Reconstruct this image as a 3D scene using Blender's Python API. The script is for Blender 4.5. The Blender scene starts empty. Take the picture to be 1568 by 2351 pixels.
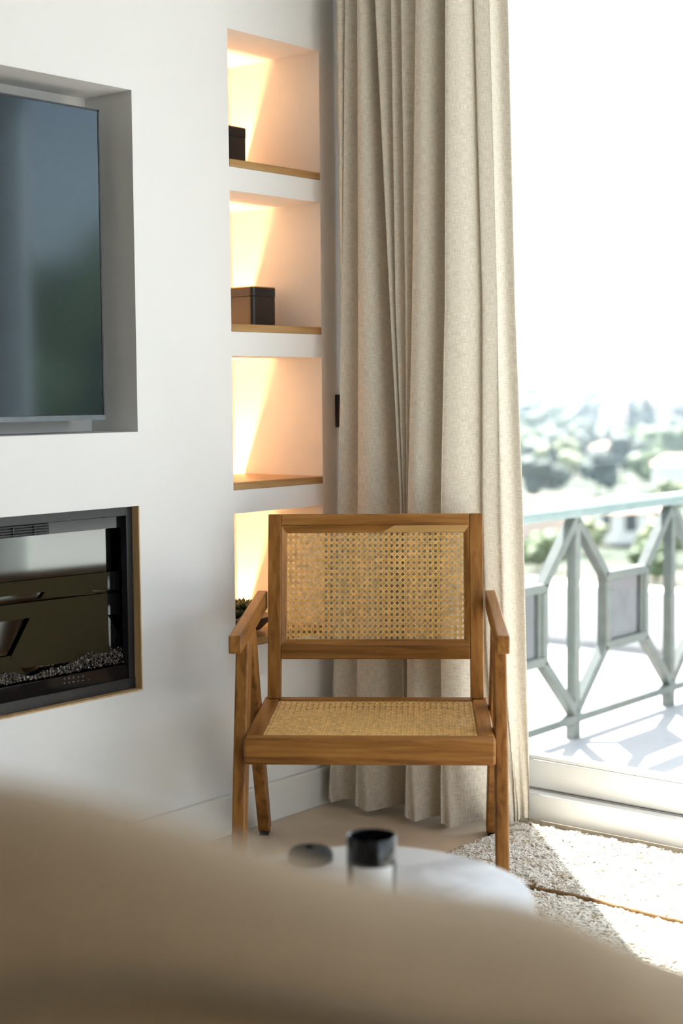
import bpy, bmesh, math, random
import numpy as np
from mathutils import Vector, Matrix, noise as mnoise

random.seed(7)
rng = np.random.default_rng(7)
scene = bpy.context.scene
COL = scene.collection

# ------------------------------------------------------------------ camera
F_PX, PITCH, ROLL, YAW, EYE = 3541.168, 0.07830176, 0.00862754, 0.69150911, 1.04
def cam_axes():
    f = np.array([math.cos(YAW)*math.cos(PITCH), math.sin(YAW)*math.cos(PITCH), -math.sin(PITCH)])
    r = np.array([math.sin(YAW), -math.cos(YAW), 0.0])
    d = np.cross(f, r)
    c, s = math.cos(ROLL), math.sin(ROLL)
    return c*r + s*d, -s*r + c*d, f
AX_R, AX_D, AX_F = cam_axes()
cam_data = bpy.data.cameras.new('camera')
cam = bpy.data.objects.new('camera', cam_data)
COL.objects.link(cam)
scene.camera = cam
cm = Matrix.Identity(4)
for i in range(3):
    cm[i][0], cm[i][1], cm[i][2] = AX_R[i], -AX_D[i], -AX_F[i]
cm[2][3] = EYE
cam.matrix_world = cm
cam_data.sensor_fit = 'VERTICAL'
cam_data.sensor_height = 36.0
cam_data.sensor_width = 24.0
cam_data.lens = F_PX/2351*36.0
cam_data.clip_start = 0.05
cam_data.clip_end = 3000
cam_data.dof.use_dof = True
cam_data.dof.focus_distance = 3.42
cam_data.dof.aperture_fstop = 2.5
cam_data.dof.aperture_blades = 9

# ------------------------------------------------------------------ world, sun, exposure
SUN_DIR = Vector((0.70, 0.714, math.tan(math.radians(52)))).normalized()
world = bpy.data.worlds.new('world')
scene.world = world
world.use_nodes = True
wn = world.node_tree
wn.nodes.clear()
sky = wn.nodes.new('ShaderNodeTexSky')
sky.sky_type = 'NISHITA'
sky.sun_disc = False
sky.sun_elevation = math.radians(52)
sky.sun_rotation = math.atan2(SUN_DIR.x, SUN_DIR.y)
sky.air_density = 0.85
sky.dust_density = 1.0
sky.ozone_density = 1.0
bg = wn.nodes.new('ShaderNodeBackground')
bg.inputs['Strength'].default_value = 0.36
wo = wn.nodes.new('ShaderNodeOutputWorld')
pale = wn.nodes.new('ShaderNodeHueSaturation')      # thin high haze: the whole sky is a little less saturated
pale.inputs['Saturation'].default_value = 0.45
wn.links.new(sky.outputs[0], pale.inputs['Color'])
wn.links.new(pale.outputs[0], bg.inputs['Color'])
wn.links.new(bg.outputs[0], wo.inputs['Surface'])

sun_data = bpy.data.lights.new('sun', 'SUN')
sun_data.energy = 16.0
sun_data.angle = math.radians(0.55)
sun_data.color = (1.0, 0.985, 0.965)
sun = bpy.data.objects.new('sun', sun_data)
COL.objects.link(sun)
sun.rotation_euler = SUN_DIR.to_track_quat('Z', 'Y').to_euler()
sun.location = (20, 17, 25)

vs = scene.view_settings
vs.view_transform = 'Standard'
vs.look = 'None'
vs.gamma = 1.0
vs.use_curve_mapping = False
vs.exposure = 0.88

# ------------------------------------------------------------------ measuring helpers (camera rays onto real planes)
def ray(u, v):
    return AX_R*((u-784)/F_PX) + AX_D*((v-1175.5)/F_PX) + AX_F
def onx(u, v, x):
    d = ray(u, v); t = x/d[0]; return np.array([x, d[1]*t, EYE+d[2]*t])
def ony(u, v, y):
    d = ray(u, v); t = y/d[1]; return np.array([d[0]*t, y, EYE+d[2]*t])
def onz(u, v, z):
    d = ray(u, v); t = (z-EYE)/d[2]; return np.array([d[0]*t, d[1]*t, z])
def atd(u, v, dist):
    return ray(u, v)*dist + np.array([0, 0, EYE])

# ------------------------------------------------------------------ mesh helpers
class MB:
    def __init__(self): self.v = []; self.f = []
    def add(self, vs_, fs_):
        o = len(self.v); self.v += [tuple(float(c) for c in p) for p in vs_]
        self.f += [tuple(i+o for i in q) for q in fs_]; return self
    def box(self, x0, x1, y0, y1, z0, z1):
        return self.hexa([(x0,y0,z0),(x1,y0,z0),(x1,y1,z0),(x0,y1,z0),(x0,y0,z1),(x1,y0,z1),(x1,y1,z1),(x0,y1,z1)])
    def hexa(self, p):      # 4 bottom corners ccw, 4 top corners ccw
        return self.add(p, [(3,2,1,0),(4,5,6,7),(0,1,5,4),(1,2,6,5),(2,3,7,6),(3,0,4,7)])
    def quad(self, a, b, c, d): return self.add([a,b,c,d], [(0,1,2,3)])
    def prism(self, poly, fn, t0, t1):   # poly list of 2d, fn(a,b,t)->xyz
        n = len(poly)
        vs_ = [fn(a,b,t0) for a,b in poly] + [fn(a,b,t1) for a,b in poly]
        fs_ = [tuple(range(n-1,-1,-1)), tuple(range(n,2*n))] + [(i,(i+1)%n,n+(i+1)%n,n+i) for i in range(n)]
        return self.add(vs_, fs_)
    def lathe(self, prof, n=32, c=(0,0,0)):
        vs_ = []
        for r, z in prof:
            for k in range(n):
                a = 2*math.pi*k/n; vs_.append((c[0]+r*math.cos(a), c[1]+r*math.sin(a), c[2]+z))
        m = len(prof)
        fs_ = [(i*n+k, i*n+(k+1)%n, (i+1)*n+(k+1)%n, (i+1)*n+k) for i in range(m-1) for k in range(n)]
        fs_ += [tuple(range(n-1,-1,-1)), tuple((m-1)*n+k for k in range(n))]
        return self.add(vs_, fs_)
    def tube(self, pts, r, n=8, closed=False):
        pts = [Vector(p) for p in pts]; m = len(pts); vs_ = []
        up = Vector((0,0,1))
        for i, p in enumerate(pts):
            t = (pts[min(i+1,m-1)]-pts[max(i-1,0)]).normalized()
            a = t.cross(up)
            if a.length < 1e-4: a = t.cross(Vector((1,0,0)))
            a.normalize(); b = a.cross(t)
            rr = r[i] if isinstance(r, (list,tuple)) else r
            for k in range(n):
                q = 2*math.pi*k/n; vs_.append(p + a*rr*math.cos(q) + b*rr*math.sin(q))
        fs_ = [(i*n+k, i*n+(k+1)%n, (i+1)*n+(k+1)%n, (i+1)*n+k) for i in range(m-1) for k in range(n)]
        fs_ += [tuple(range(n)), tuple((m-1)*n+k for k in range(n-1,-1,-1))]
        return self.add(vs_, fs_)
    def build(self, name, mat, parent=None, smooth=False, bevel=0, seg=2, fix=True):
        me = bpy.data.meshes.new(name); me.from_pydata(self.v, [], self.f)
        if fix:
            bm = bmesh.new(); bm.from_mesh(me); bmesh.ops.recalc_face_normals(bm, faces=bm.faces); bm.to_mesh(me); bm.free()
        o = bpy.data.objects.new(name, me); COL.objects.link(o)
        me.materials.append(mat)
        if smooth:
            for p in me.polygons: p.use_smooth = True
        if bevel:
            b = o.modifiers.new('bevel', 'BEVEL'); b.width = bevel; b.segments = seg; b.limit_method = 'ANGLE'
            b.harden_normals = False
            for p in me.polygons: p.use_smooth = True
            try: me.set_sharp_from_angle(angle=math.radians(40))
            except Exception: pass
        if parent: o.parent = parent
        return o

def empty(name, loc=(0,0,0), rz=0):
    o = bpy.data.objects.new(name, None); COL.objects.link(o)
    o.location = loc; o.rotation_euler = (0,0,rz); o.empty_display_size = 0.1
    return o
def tag(o, label=None, cat=None, group=None, kind=None):
    if label: o['label'] = label
    if cat: o['category'] = cat
    if group: o['group'] = group
    if kind: o['kind'] = kind
    return o

# ------------------------------------------------------------------ materials
def new_mat(name):
    m = bpy.data.materials.new(name); m.use_nodes = True
    nt = m.node_tree
    return m, nt, nt.nodes['Principled BSDF'], nt.nodes['Material Output']
def N(nt, t, **kw):
    n = nt.nodes.new(t)
    for k, v in kw.items():
        if k in n.inputs: n.inputs[k].default_value = v
        else: setattr(n, k, v)
    return n
def rgb(c): return (c[0], c[1], c[2], 1.0)
def simple(name, col, rough=0.6, metal=0.0, spec=0.5, noise_scale=0, noise_amt=0.06, bump=0.0, bump_scale=200, coat=0.0):
    m, nt, b, out = new_mat(name)
    b.inputs['Base Color'].default_value = rgb(col); b.inputs['Roughness'].default_value = rough
    b.inputs['Metallic'].default_value = metal; b.inputs['Specular IOR Level'].default_value = spec
    b.inputs['Coat Weight'].default_value = coat
    tc = N(nt, 'ShaderNodeTexCoord')
    if noise_scale:
        t = N(nt, 'ShaderNodeTexNoise', Scale=noise_scale, Detail=4.0)
        nt.links.new(tc.outputs['Object'], t.inputs['Vector'])
        r = N(nt, 'ShaderNodeValToRGB')
        r.color_ramp.elements[0].color = rgb([c*(1-noise_amt) for c in col]); r.color_ramp.elements[0].position = 0.3
        r.color_ramp.elements[1].color = rgb([min(1, c*(1+noise_amt)) for c in col]); r.color_ramp.elements[1].position = 0.7
        nt.links.new(t.outputs['Fac'], r.inputs['Fac']); nt.links.new(r.outputs['Color'], b.inputs['Base Color'])
    if bump:
        t2 = N(nt, 'ShaderNodeTexNoise', Scale=bump_scale, Detail=3.0)
        nt.links.new(tc.outputs['Object'], t2.inputs['Vector'])
        bp = N(nt, 'ShaderNodeBump', Strength=bump, Distance=0.002)
        nt.links.new(t2.outputs['Fac'], bp.inputs['Height']); nt.links.new(bp.outputs['Normal'], b.inputs['Normal'])
    return m
def wood(name, axis, c_dark, c_mid, c_light, rough=0.45, fine=1.0, seed=0.0):
    m, nt, b, out = new_mat(name)
    tc = N(nt, 'ShaderNodeTexCoord'); oi = N(nt, 'ShaderNodeObjectInfo')
    mp = N(nt, 'ShaderNodeMapping')
    s = [70.0*fine, 70.0*fine, 70.0*fine]; s[axis] = 4.0*fine
    mp.inputs['Scale'].default_value = s
    ad = N(nt, 'ShaderNodeVectorMath', operation='MULTIPLY_ADD')
    cmb = N(nt, 'ShaderNodeCombineXYZ')
    for k in range(3): nt.links.new(oi.outputs['Random'], cmb.inputs[k])
    nt.links.new(cmb.outputs[0], ad.inputs[0]); ad.inputs[1].default_value = (13.1+seed, 7.7+seed, 5.3)
    nt.links.new(tc.outputs['Object'], ad.inputs[2])
    nt.links.new(ad.outputs[0], mp.inputs['Vector'])
    n1 = N(nt, 'ShaderNodeTexNoise', Scale=1.0, Detail=6.0, Roughness=0.6, Distortion=0.6)
    nt.links.new(mp.outputs[0], n1.inputs['Vector'])
    mp2 = N(nt, 'ShaderNodeMapping'); s2 = [16.0, 16.0, 16.0]; s2[axis] = 1.6; mp2.inputs['Scale'].default_value = s2
    nt.links.new(ad.outputs[0], mp2.inputs['Vector'])
    n2 = N(nt, 'ShaderNodeTexNoise', Scale=1.0, Detail=3.0, Distortion=1.5)
    nt.links.new(mp2.outputs[0], n2.inputs['Vector'])
    mx = N(nt, 'ShaderNodeMath', operation='MULTIPLY_ADD')
    nt.links.new(n1.outputs['Fac'], mx.inputs[0]); mx.inputs[1].default_value = 0.55
    m2 = N(nt, 'ShaderNodeMath', operation='MULTIPLY'); m2.inputs[1].default_value = 0.45
    nt.links.new(n2.outputs['Fac'], m2.inputs[0]); nt.links.new(m2.outputs[0], mx.inputs[2])
    r = N(nt, 'ShaderNodeValToRGB'); e = r.color_ramp.elements
    e[0].position = 0.34; e[0].color = rgb(c_dark); e[1].position = 0.66; e[1].color = rgb(c_light)
    k = e.new(0.48); k.color = rgb(c_mid)
    nt.links.new(mx.outputs[0], r.inputs['Fac'])
    hs = N(nt, 'ShaderNodeHueSaturation')
    mr = N(nt, 'ShaderNodeMapRange'); mr.inputs['To Min'].default_value = 0.86; mr.inputs['To Max'].default_value = 1.12
    nt.links.new(oi.outputs['Random'], mr.inputs['Value']); nt.links.new(mr.outputs[0], hs.inputs['Value'])
    nt.links.new(r.outputs['Color'], hs.inputs['Color']); nt.links.new(hs.outputs[0], b.inputs['Base Color'])
    b.inputs['Roughness'].default_value = rough; b.inputs['Specular IOR Level'].default_value = 0.3
    bp = N(nt, 'ShaderNodeBump', Strength=0.12, Distance=0.001)
    nt.links.new(mx.outputs[0], bp.inputs['Height']); nt.links.new(bp.outputs['Normal'], b.inputs['Normal'])
    return m

M = {}
M['wall'] = simple('white_plaster', (0.80, 0.796, 0.783), 0.75, spec=0.25, noise_scale=3, noise_amt=0.012, bump=0.06, bump_scale=120)
M['ceiling'] = simple('ceiling_paint', (0.60, 0.595, 0.58), 0.85, spec=0.2, noise_scale=2, noise_amt=0.01)
M['backwall'] = simple('sand_paint', (0.60, 0.52, 0.42), 0.85, spec=0.2, noise_scale=2, noise_amt=0.02)
M['floor'] = simple('beige_stone', (0.66, 0.545, 0.41), 0.4, spec=0.35, noise_scale=9, noise_amt=0.07, bump=0.03, bump_scale=60)
M['baseboard'] = simple('baseboard_paint', (0.80, 0.785, 0.74), 0.45, noise_scale=4, noise_amt=0.01)
TEAK = ((0.125, 0.044, 0.007), (0.27, 0.110, 0.021), (0.41, 0.192, 0.050))
M['teak_x'] = wood('teak_grain_across', 0, *TEAK)
M['teak_y'] = wood('teak_grain_deep', 1, *TEAK)
M['teak_z'] = wood('teak_grain_upright', 2, *TEAK)
M['teak_sap'] = wood('teak_sapwood', 0, (0.33,0.17,0.05), (0.46,0.26,0.085), (0.56,0.34,0.13))
M['oak'] = wood('oak_shelf', 0, (0.24,0.125,0.045), (0.40,0.235,0.095), (0.52,0.33,0.15), 0.4)
M['brass_wood'] = wood('golden_wood_lining', 2, (0.46,0.29,0.13), (0.64,0.43,0.21), (0.76,0.56,0.32), 0.35)
M['cane'] = simple('rattan_cane', (0.80, 0.49, 0.165), 0.42, noise_scale=90, noise_amt=0.28)
M['black_metal'] = simple('black_powder_coat', (0.018, 0.018, 0.019), 0.38, noise_scale=40, noise_amt=0.08)
M['black_tin'] = simple('black_tin', (0.012, 0.012, 0.013), 0.35, noise_scale=30, noise_amt=0.1)
M['brass'] = simple('brass_rim', (0.62, 0.42, 0.14), 0.32, metal=1.0, noise_scale=60, noise_amt=0.05)
M['black_gloss'] = simple('black_gloss', (0.006, 0.006, 0.007), 0.08, noise_scale=20, noise_amt=0.05)
M['cover_black'] = simple('matt_black_cover', (0.010, 0.009, 0.009), 0.65, spec=0.2, noise_scale=30, noise_amt=0.08)
M['switch'] = simple('black_switch_plastic', (0.012, 0.011, 0.011), 0.45, noise_scale=30, noise_amt=0.05)
M['foot'] = simple('dark_rubber', (0.02, 0.018, 0.016), 0.7, noise_scale=30, noise_amt=0.05)
M['white_frame'] = simple('white_aluminium', (0.88, 0.88, 0.86), 0.35, noise_scale=5, noise_amt=0.01)
M['gasket'] = simple('grey_gasket', (0.42, 0.42, 0.41), 0.6, noise_scale=30, noise_amt=0.05)
M['sealant'] = simple('beige_sealant', (0.74, 0.67, 0.55), 0.7, noise_scale=40, noise_amt=0.12)
M['terrace'] = simple('pale_terrace_stone', (0.40, 0.395, 0.385), 0.8, noise_scale=6, noise_amt=0.02)
M['parapet'] = simple('white_render', (0.82, 0.79, 0.75), 0.9, noise_scale=3, noise_amt=0.03)
M['rail'] = simple('galvanised_grey_green', (0.11, 0.128, 0.115), 0.45, metal=0.0, noise_scale=20, noise_amt=0.12)
M['rail_top'] = simple('pale_cyan_rail', (0.24, 0.31, 0.30), 0.2, noise_scale=12, noise_amt=0.06)
M['rail_pane'] = simple('smoked_medallion_glass', (0.05, 0.06, 0.07), 0.12, noise_scale=8, noise_amt=0.3)
M['olive'] = simple('dark_olive_metal', (0.030, 0.0235, 0.009), 0.8, spec=0.12, noise_scale=12, noise_amt=0.06)
M['mirror'] = simple('smoked_mirror', (0.135, 0.14, 0.13), 0.07, metal=1.0, noise_scale=5, noise_amt=0.03)
M['sofa'] = simple('sand_boucle', (0.20, 0.132, 0.070), 0.95, spec=0.15, noise_scale=140, noise_amt=0.12, bump=0.5, bump_scale=260)
for k_ in ('sofa',):
    pb_ = M[k_].node_tree.nodes['Principled BSDF']; pb_.inputs['Sheen Weight'].default_value = 0.55; pb_.inputs['Sheen Roughness'].default_value = 0.45; pb_.inputs['Sheen Tint'].default_value = (1.0, 0.86, 0.70, 1)
M['sofa_piping'] = simple('sand_piping', (0.14, 0.098, 0.058), 0.9, spec=0.15, noise_scale=140, noise_amt=0.12)
M['bark'] = simple('tree_bark', (0.16, 0.11, 0.07), 0.9, noise_scale=6, noise_amt=0.3)
M['label'] = simple('paper_label', (0.78, 0.77, 0.74), 0.6, noise_scale=40, noise_amt=0.02)
M['wax'] = simple('dark_wax', (0.03, 0.028, 0.028), 0.4, noise_scale=40, noise_amt=0.1)
M['marks'] = simple('printed_marks', (0.55, 0.55, 0.55), 0.5, noise_scale=40, noise_amt=0.05)
M['pot'] = simple('dark_wood_bowl', (0.045, 0.022, 0.012), 0.5, noise_scale=25, noise_amt=0.3)
M['succulent'] = simple('dark_green_leaf', (0.035, 0.06, 0.018), 0.5, noise_scale=30, noise_amt=0.4)

def mat_marble():
    m, nt, b, out = new_mat('white_marble')
    tc = N(nt, 'ShaderNodeTexCoord')
    n1 = N(nt, 'ShaderNodeTexNoise', Scale=7.0, Detail=7.0, Distortion=1.2)
    nt.links.new(tc.outputs['Object'], n1.inputs['Vector'])
    r = N(nt, 'ShaderNodeValToRGB'); e = r.color_ramp.elements
    e[0].position = 0.33; e[0].color = (0.37, 0.37, 0.37, 1); e[1].position = 0.52; e[1].color = (0.57, 0.57, 0.56, 1)
    nt.links.new(n1.outputs['Fac'], r.inputs['Fac']); nt.links.new(r.outputs['Color'], b.inputs['Base Color'])
    b.inputs['Roughness'].default_value = 0.4
    return m
M['marble'] = mat_marble()

def mat_glass_pane(name, tint=(0.97, 0.985, 0.98)):
    m, nt, b, out = new_mat(name); nt.nodes.remove(b)
    tr = N(nt, 'ShaderNodeBsdfTransparent'); tr.inputs['Color'].default_value = rgb(tint)
    gl = N(nt, 'ShaderNodeBsdfGlossy'); gl.inputs['Roughness'].default_value = 0.0
    lw = N(nt, 'ShaderNodeLayerWeight'); lw.inputs['Blend'].default_value = 0.5
    pw = N(nt, 'ShaderNodeMath', operation='POWER'); pw.inputs[1].default_value = 5.0
    nt.links.new(lw.outputs['Facing'], pw.inputs[0])
    fr = N(nt, 'ShaderNodeMath', operation='MULTIPLY_ADD'); fr.inputs[1].default_value = 0.96; fr.inputs[2].default_value = 0.04
    nt.links.new(pw.outputs[0], fr.inputs[0])
    mx = N(nt, 'ShaderNodeMixShader')
    nt.links.new(fr.outputs[0], mx.inputs[0]); nt.links.new(tr.outputs[0], mx.inputs[1]); nt.links.new(gl.outputs[0], mx.inputs[2])
    nt.links.new(mx.outputs[0], out.inputs['Surface'])
    return m
M['glass'] = mat_glass_pane('window_glass')

def mat_screen():
    m, nt, b, out = new_mat('tv_screen_glass')
    b.inputs['Base Color'].default_value = (0.004, 0.005, 0.006, 1); b.inputs['Roughness'].default_value = 0.09
    b.inputs['IOR'].default_value = 1.62; b.inputs['Specular Tint'].default_value = (0.72, 0.90, 1.0, 1)
    tc = N(nt, 'ShaderNodeTexCoord'); t = N(nt, 'ShaderNodeTexNoise', Scale=3.0)
    nt.links.new(tc.outputs['Object'], t.inputs['Vector'])
    mr = N(nt, 'ShaderNodeMapRange'); mr.inputs['To Min'].default_value = 0.08; mr.inputs['To Max'].default_value = 0.11
    nt.links.new(t.outputs['Fac'], mr.inputs['Value']); nt.links.new(mr.outputs[0], b.inputs['Roughness'])
    return m
M['screen'] = mat_screen()

def mat_linen():
    m, nt, b, out = new_mat('linen_weave'); nt.nodes.remove(b)
    uv = N(nt, 'ShaderNodeUVMap')
    def thread(sx, sy):
        mp = N(nt, 'ShaderNodeMapping'); mp.inputs['Scale'].default_value = (sx, sy, 1)
        nt.links.new(uv.outputs[0], mp.inputs['Vector'])
        n = N(nt, 'ShaderNodeTexNoise', Scale=1.0, Detail=3.0, Roughness=0.7); nt.links.new(mp.outputs[0], n.inputs['Vector'])
        return n
    a = thread(760, 55); c = thread(48, 900)
    ad = N(nt, 'ShaderNodeMath', operation='ADD'); nt.links.new(a.outputs['Fac'], ad.inputs[0]); nt.links.new(c.outputs['Fac'], ad.inputs[1])
    hf = N(nt, 'ShaderNodeMath', operation='MULTIPLY'); hf.inputs[1].default_value = 0.5; nt.links.new(ad.outputs[0], hf.inputs[0])
    r = N(nt, 'ShaderNodeValToRGB'); e = r.color_ramp.elements
    e[0].position = 0.36; e[0].color = (0.52, 0.46, 0.37, 1); e[1].position = 0.62; e[1].color = (0.84, 0.78, 0.67, 1)
    nt.links.new(hf.outputs[0], r.inputs['Fac'])
    df = N(nt, 'ShaderNodeBsdfDiffuse'); nt.links.new(r.outputs['Color'], df.inputs['Color'])
    tl = N(nt, 'ShaderNodeBsdfTranslucent'); 
    hs = N(nt, 'ShaderNodeMixRGB', blend_type='MULTIPLY'); hs.inputs[0].default_value = 1.0
    nt.links.new(r.outputs['Color'], hs.inputs[1]); hs.inputs[2].default_value = (1.0, 0.92, 0.78, 1)
    nt.links.new(hs.outputs[0], tl.inputs['Color'])
    bp = N(nt, 'ShaderNodeBump', Strength=0.35, Distance=0.0012); nt.links.new(hf.outputs[0], bp.inputs['Height'])
    nt.links.new(bp.outputs[0], df.inputs['Normal'])
    mx = N(nt, 'ShaderNodeMixShader'); mx.inputs[0].default_value = 0.095
    nt.links.new(df.outputs[0], mx.inputs[1]); nt.links.new(tl.outputs[0], mx.inputs[2])
    nt.links.new(mx.outputs[0], out.inputs['Surface'])
    return m
M['linen'] = mat_linen()
def mat_voile():
    m, nt, b, out = new_mat('white_voile'); nt.nodes.remove(b)
    tc = N(nt, 'ShaderNodeTexCoord'); n = N(nt, 'ShaderNodeTexNoise', Scale=400.0); nt.links.new(tc.outputs['Object'], n.inputs['Vector'])
    r = N(nt, 'ShaderNodeValToRGB'); r.color_ramp.elements[0].color = (0.72, 0.75, 0.77, 1); r.color_ramp.elements[1].color = (0.88, 0.9, 0.91, 1)
    nt.links.new(n.outputs['Fac'], r.inputs['Fac'])
    d = N(nt, 'ShaderNodeBsdfDiffuse'); t = N(nt, 'ShaderNodeBsdfTranslucent'); nt.links.new(r.outputs[0], d.inputs[0]); nt.links.new(r.outputs[0], t.inputs[0])
    mx = N(nt, 'ShaderNodeMixShader'); mx.inputs[0].default_value = 0.38
    nt.links.new(d.outputs[0], mx.inputs[1]); nt.links.new(t.outputs[0], mx.inputs[2]); nt.links.new(mx.outputs[0], out.inputs['Surface'])
    return m
M['voile'] = mat_voile()

def mat_rug():
    m, nt, b, out = new_mat('cream_wool')
    at = N(nt, 'ShaderNodeAttribute'); at.attribute_name = 'tuft'
    r = N(nt, 'ShaderNodeValToRGB'); e = r.color_ramp.elements
    e[0].position = 0.0; e[0].color = (0.55, 0.47, 0.35, 1); e[1].position = 1.0; e[1].color = (0.83, 0.80, 0.73, 1)
    k = e.new(0.25); k.color = (0.76, 0.71, 0.61, 1)
    nt.links.new(at.outputs['Fac'], r.inputs['Fac']); nt.links.new(r.outputs['Color'], b.inputs['Base Color'])
    b.inputs['Roughness'].default_value = 0.95; b.inputs['Specular IOR Level'].default_value = 0.1
    return m
M['rug'] = mat_rug()
M['rug_base'] = simple('rug_backing', (0.70, 0.63, 0.52), 0.95, spec=0.1, noise_scale=120, noise_amt=0.1)
M['rug_line'] = simple('brown_rug_yarn', (0.22, 0.13, 0.06), 0.95, spec=0.1, noise_scale=80, noise_amt=0.3)

def mat_emit(name, col, strength):
    m, nt, b, out = new_mat(name); nt.nodes.remove(b)
    e = N(nt, 'ShaderNodeEmission'); e.inputs['Color'].default_value = rgb(col); e.inputs['Strength'].default_value = strength
    nt.links.new(e.outputs[0], out.inputs['Surface']); return m
M['led'] = mat_emit('warm_led', (1.0, 0.50, 0.21), 430.0)

def mat_crystal():
    m, nt, b, out = new_mat('clear_crystal')
    b.inputs['Base Color'].default_value = (0.55, 0.45, 0.36, 1); b.inputs['Roughness'].default_value = 0.08
    b.inputs['Specular IOR Level'].default_value = 0.9
    tc = N(nt, 'ShaderNodeTexCoord'); t = N(nt, 'ShaderNodeTexNoise', Scale=160.0); nt.links.new(tc.outputs['Object'], t.inputs['Vector'])
    r = N(nt, 'ShaderNodeValToRGB'); e = r.color_ramp.elements
    e[0].position = 0.40; e[0].color = (0.015, 0.010, 0.007, 1); e[1].position = 0.72; e[1].color = (0.20, 0.16, 0.13, 1)
    nt.links.new(t.outputs['Fac'], r.inputs['Fac']); nt.links.new(r.outputs['Color'], b.inputs['Base Color'])
    return m
M['crystal'] = mat_crystal()

def foliage(name, c0, c1):
    m, nt, b, out = new_mat(name)
    tc = N(nt, 'ShaderNodeTexCoord'); t = N(nt, 'ShaderNodeTexNoise', Scale=1.4, Detail=6.0); nt.links.new(tc.outputs['Object'], t.inputs['Vector'])
    r = N(nt, 'ShaderNodeValToRGB'); e = r.color_ramp.elements
    e[0].position = 0.35; e[0].color = rgb(c0); e[1].position = 0.65; e[1].color = rgb(c1)
    nt.links.new(t.outputs['Fac'], r.inputs['Fac']); nt.links.new(r.outputs['Color'], b.inputs['Base Color'])
    b.inputs['Roughness'].default_value = 0.7
    return m
M['leaf_dark'] = foliage('dark_evergreen', (0.018, 0.035, 0.028), (0.05, 0.085, 0.055))
M['leaf_mid'] = foliage('mid_green', (0.05, 0.085, 0.03), (0.13, 0.18, 0.06))
M['leaf_pale'] = foliage('olive_green', (0.10, 0.13, 0.05), (0.24, 0.27, 0.11))
def mat_ground():
    m, nt, b, out = new_mat('hillside_scrub')
    tc = N(nt, 'ShaderNodeTexCoord')
    t = N(nt, 'ShaderNodeTexNoise', Scale=0.045, Detail=8.0); nt.links.new(tc.outputs['Object'], t.inputs['Vector'])
    r = N(nt, 'ShaderNodeValToRGB'); e = r.color_ramp.elements
    e[0].position = 0.38; e[0].color = (0.02, 0.032, 0.022, 1); e[1].position = 0.68; e[1].color = (0.11, 0.105, 0.07, 1)
    k = e.new(0.52); k.color = (0.045, 0.062, 0.028, 1)
    nt.links.new(t.outputs['Fac'], r.inputs['Fac']); nt.links.new(r.outputs['Color'], b.inputs['Base Color'])
    b.inputs['Roughness'].default_value = 0.95
    return m
M['ground'] = mat_ground()
M['house_white'] = simple('house_white', (0.80, 0.78, 0.74), 0.9, noise_scale=1, noise_amt=0.03)
M['house_pink'] = simple('house_pink', (0.72, 0.56, 0.47), 0.9, noise_scale=1, noise_amt=0.04)
M['roof_tile'] = simple('clay_roof', (0.52, 0.34, 0.25), 0.9, noise_scale=3, noise_amt=0.15)
M['dark_window'] = simple('dark_house_window', (0.05, 0.06, 0.07), 0.2, noise_scale=3, noise_amt=0.1)

# ================================================================== SETTING
WY = 2.492          # television wall face
WX = 3.092          # window sill front face
CEIL = 2.56
XB, YB = -2.6, -1.05 # rear limits of the room

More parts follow.
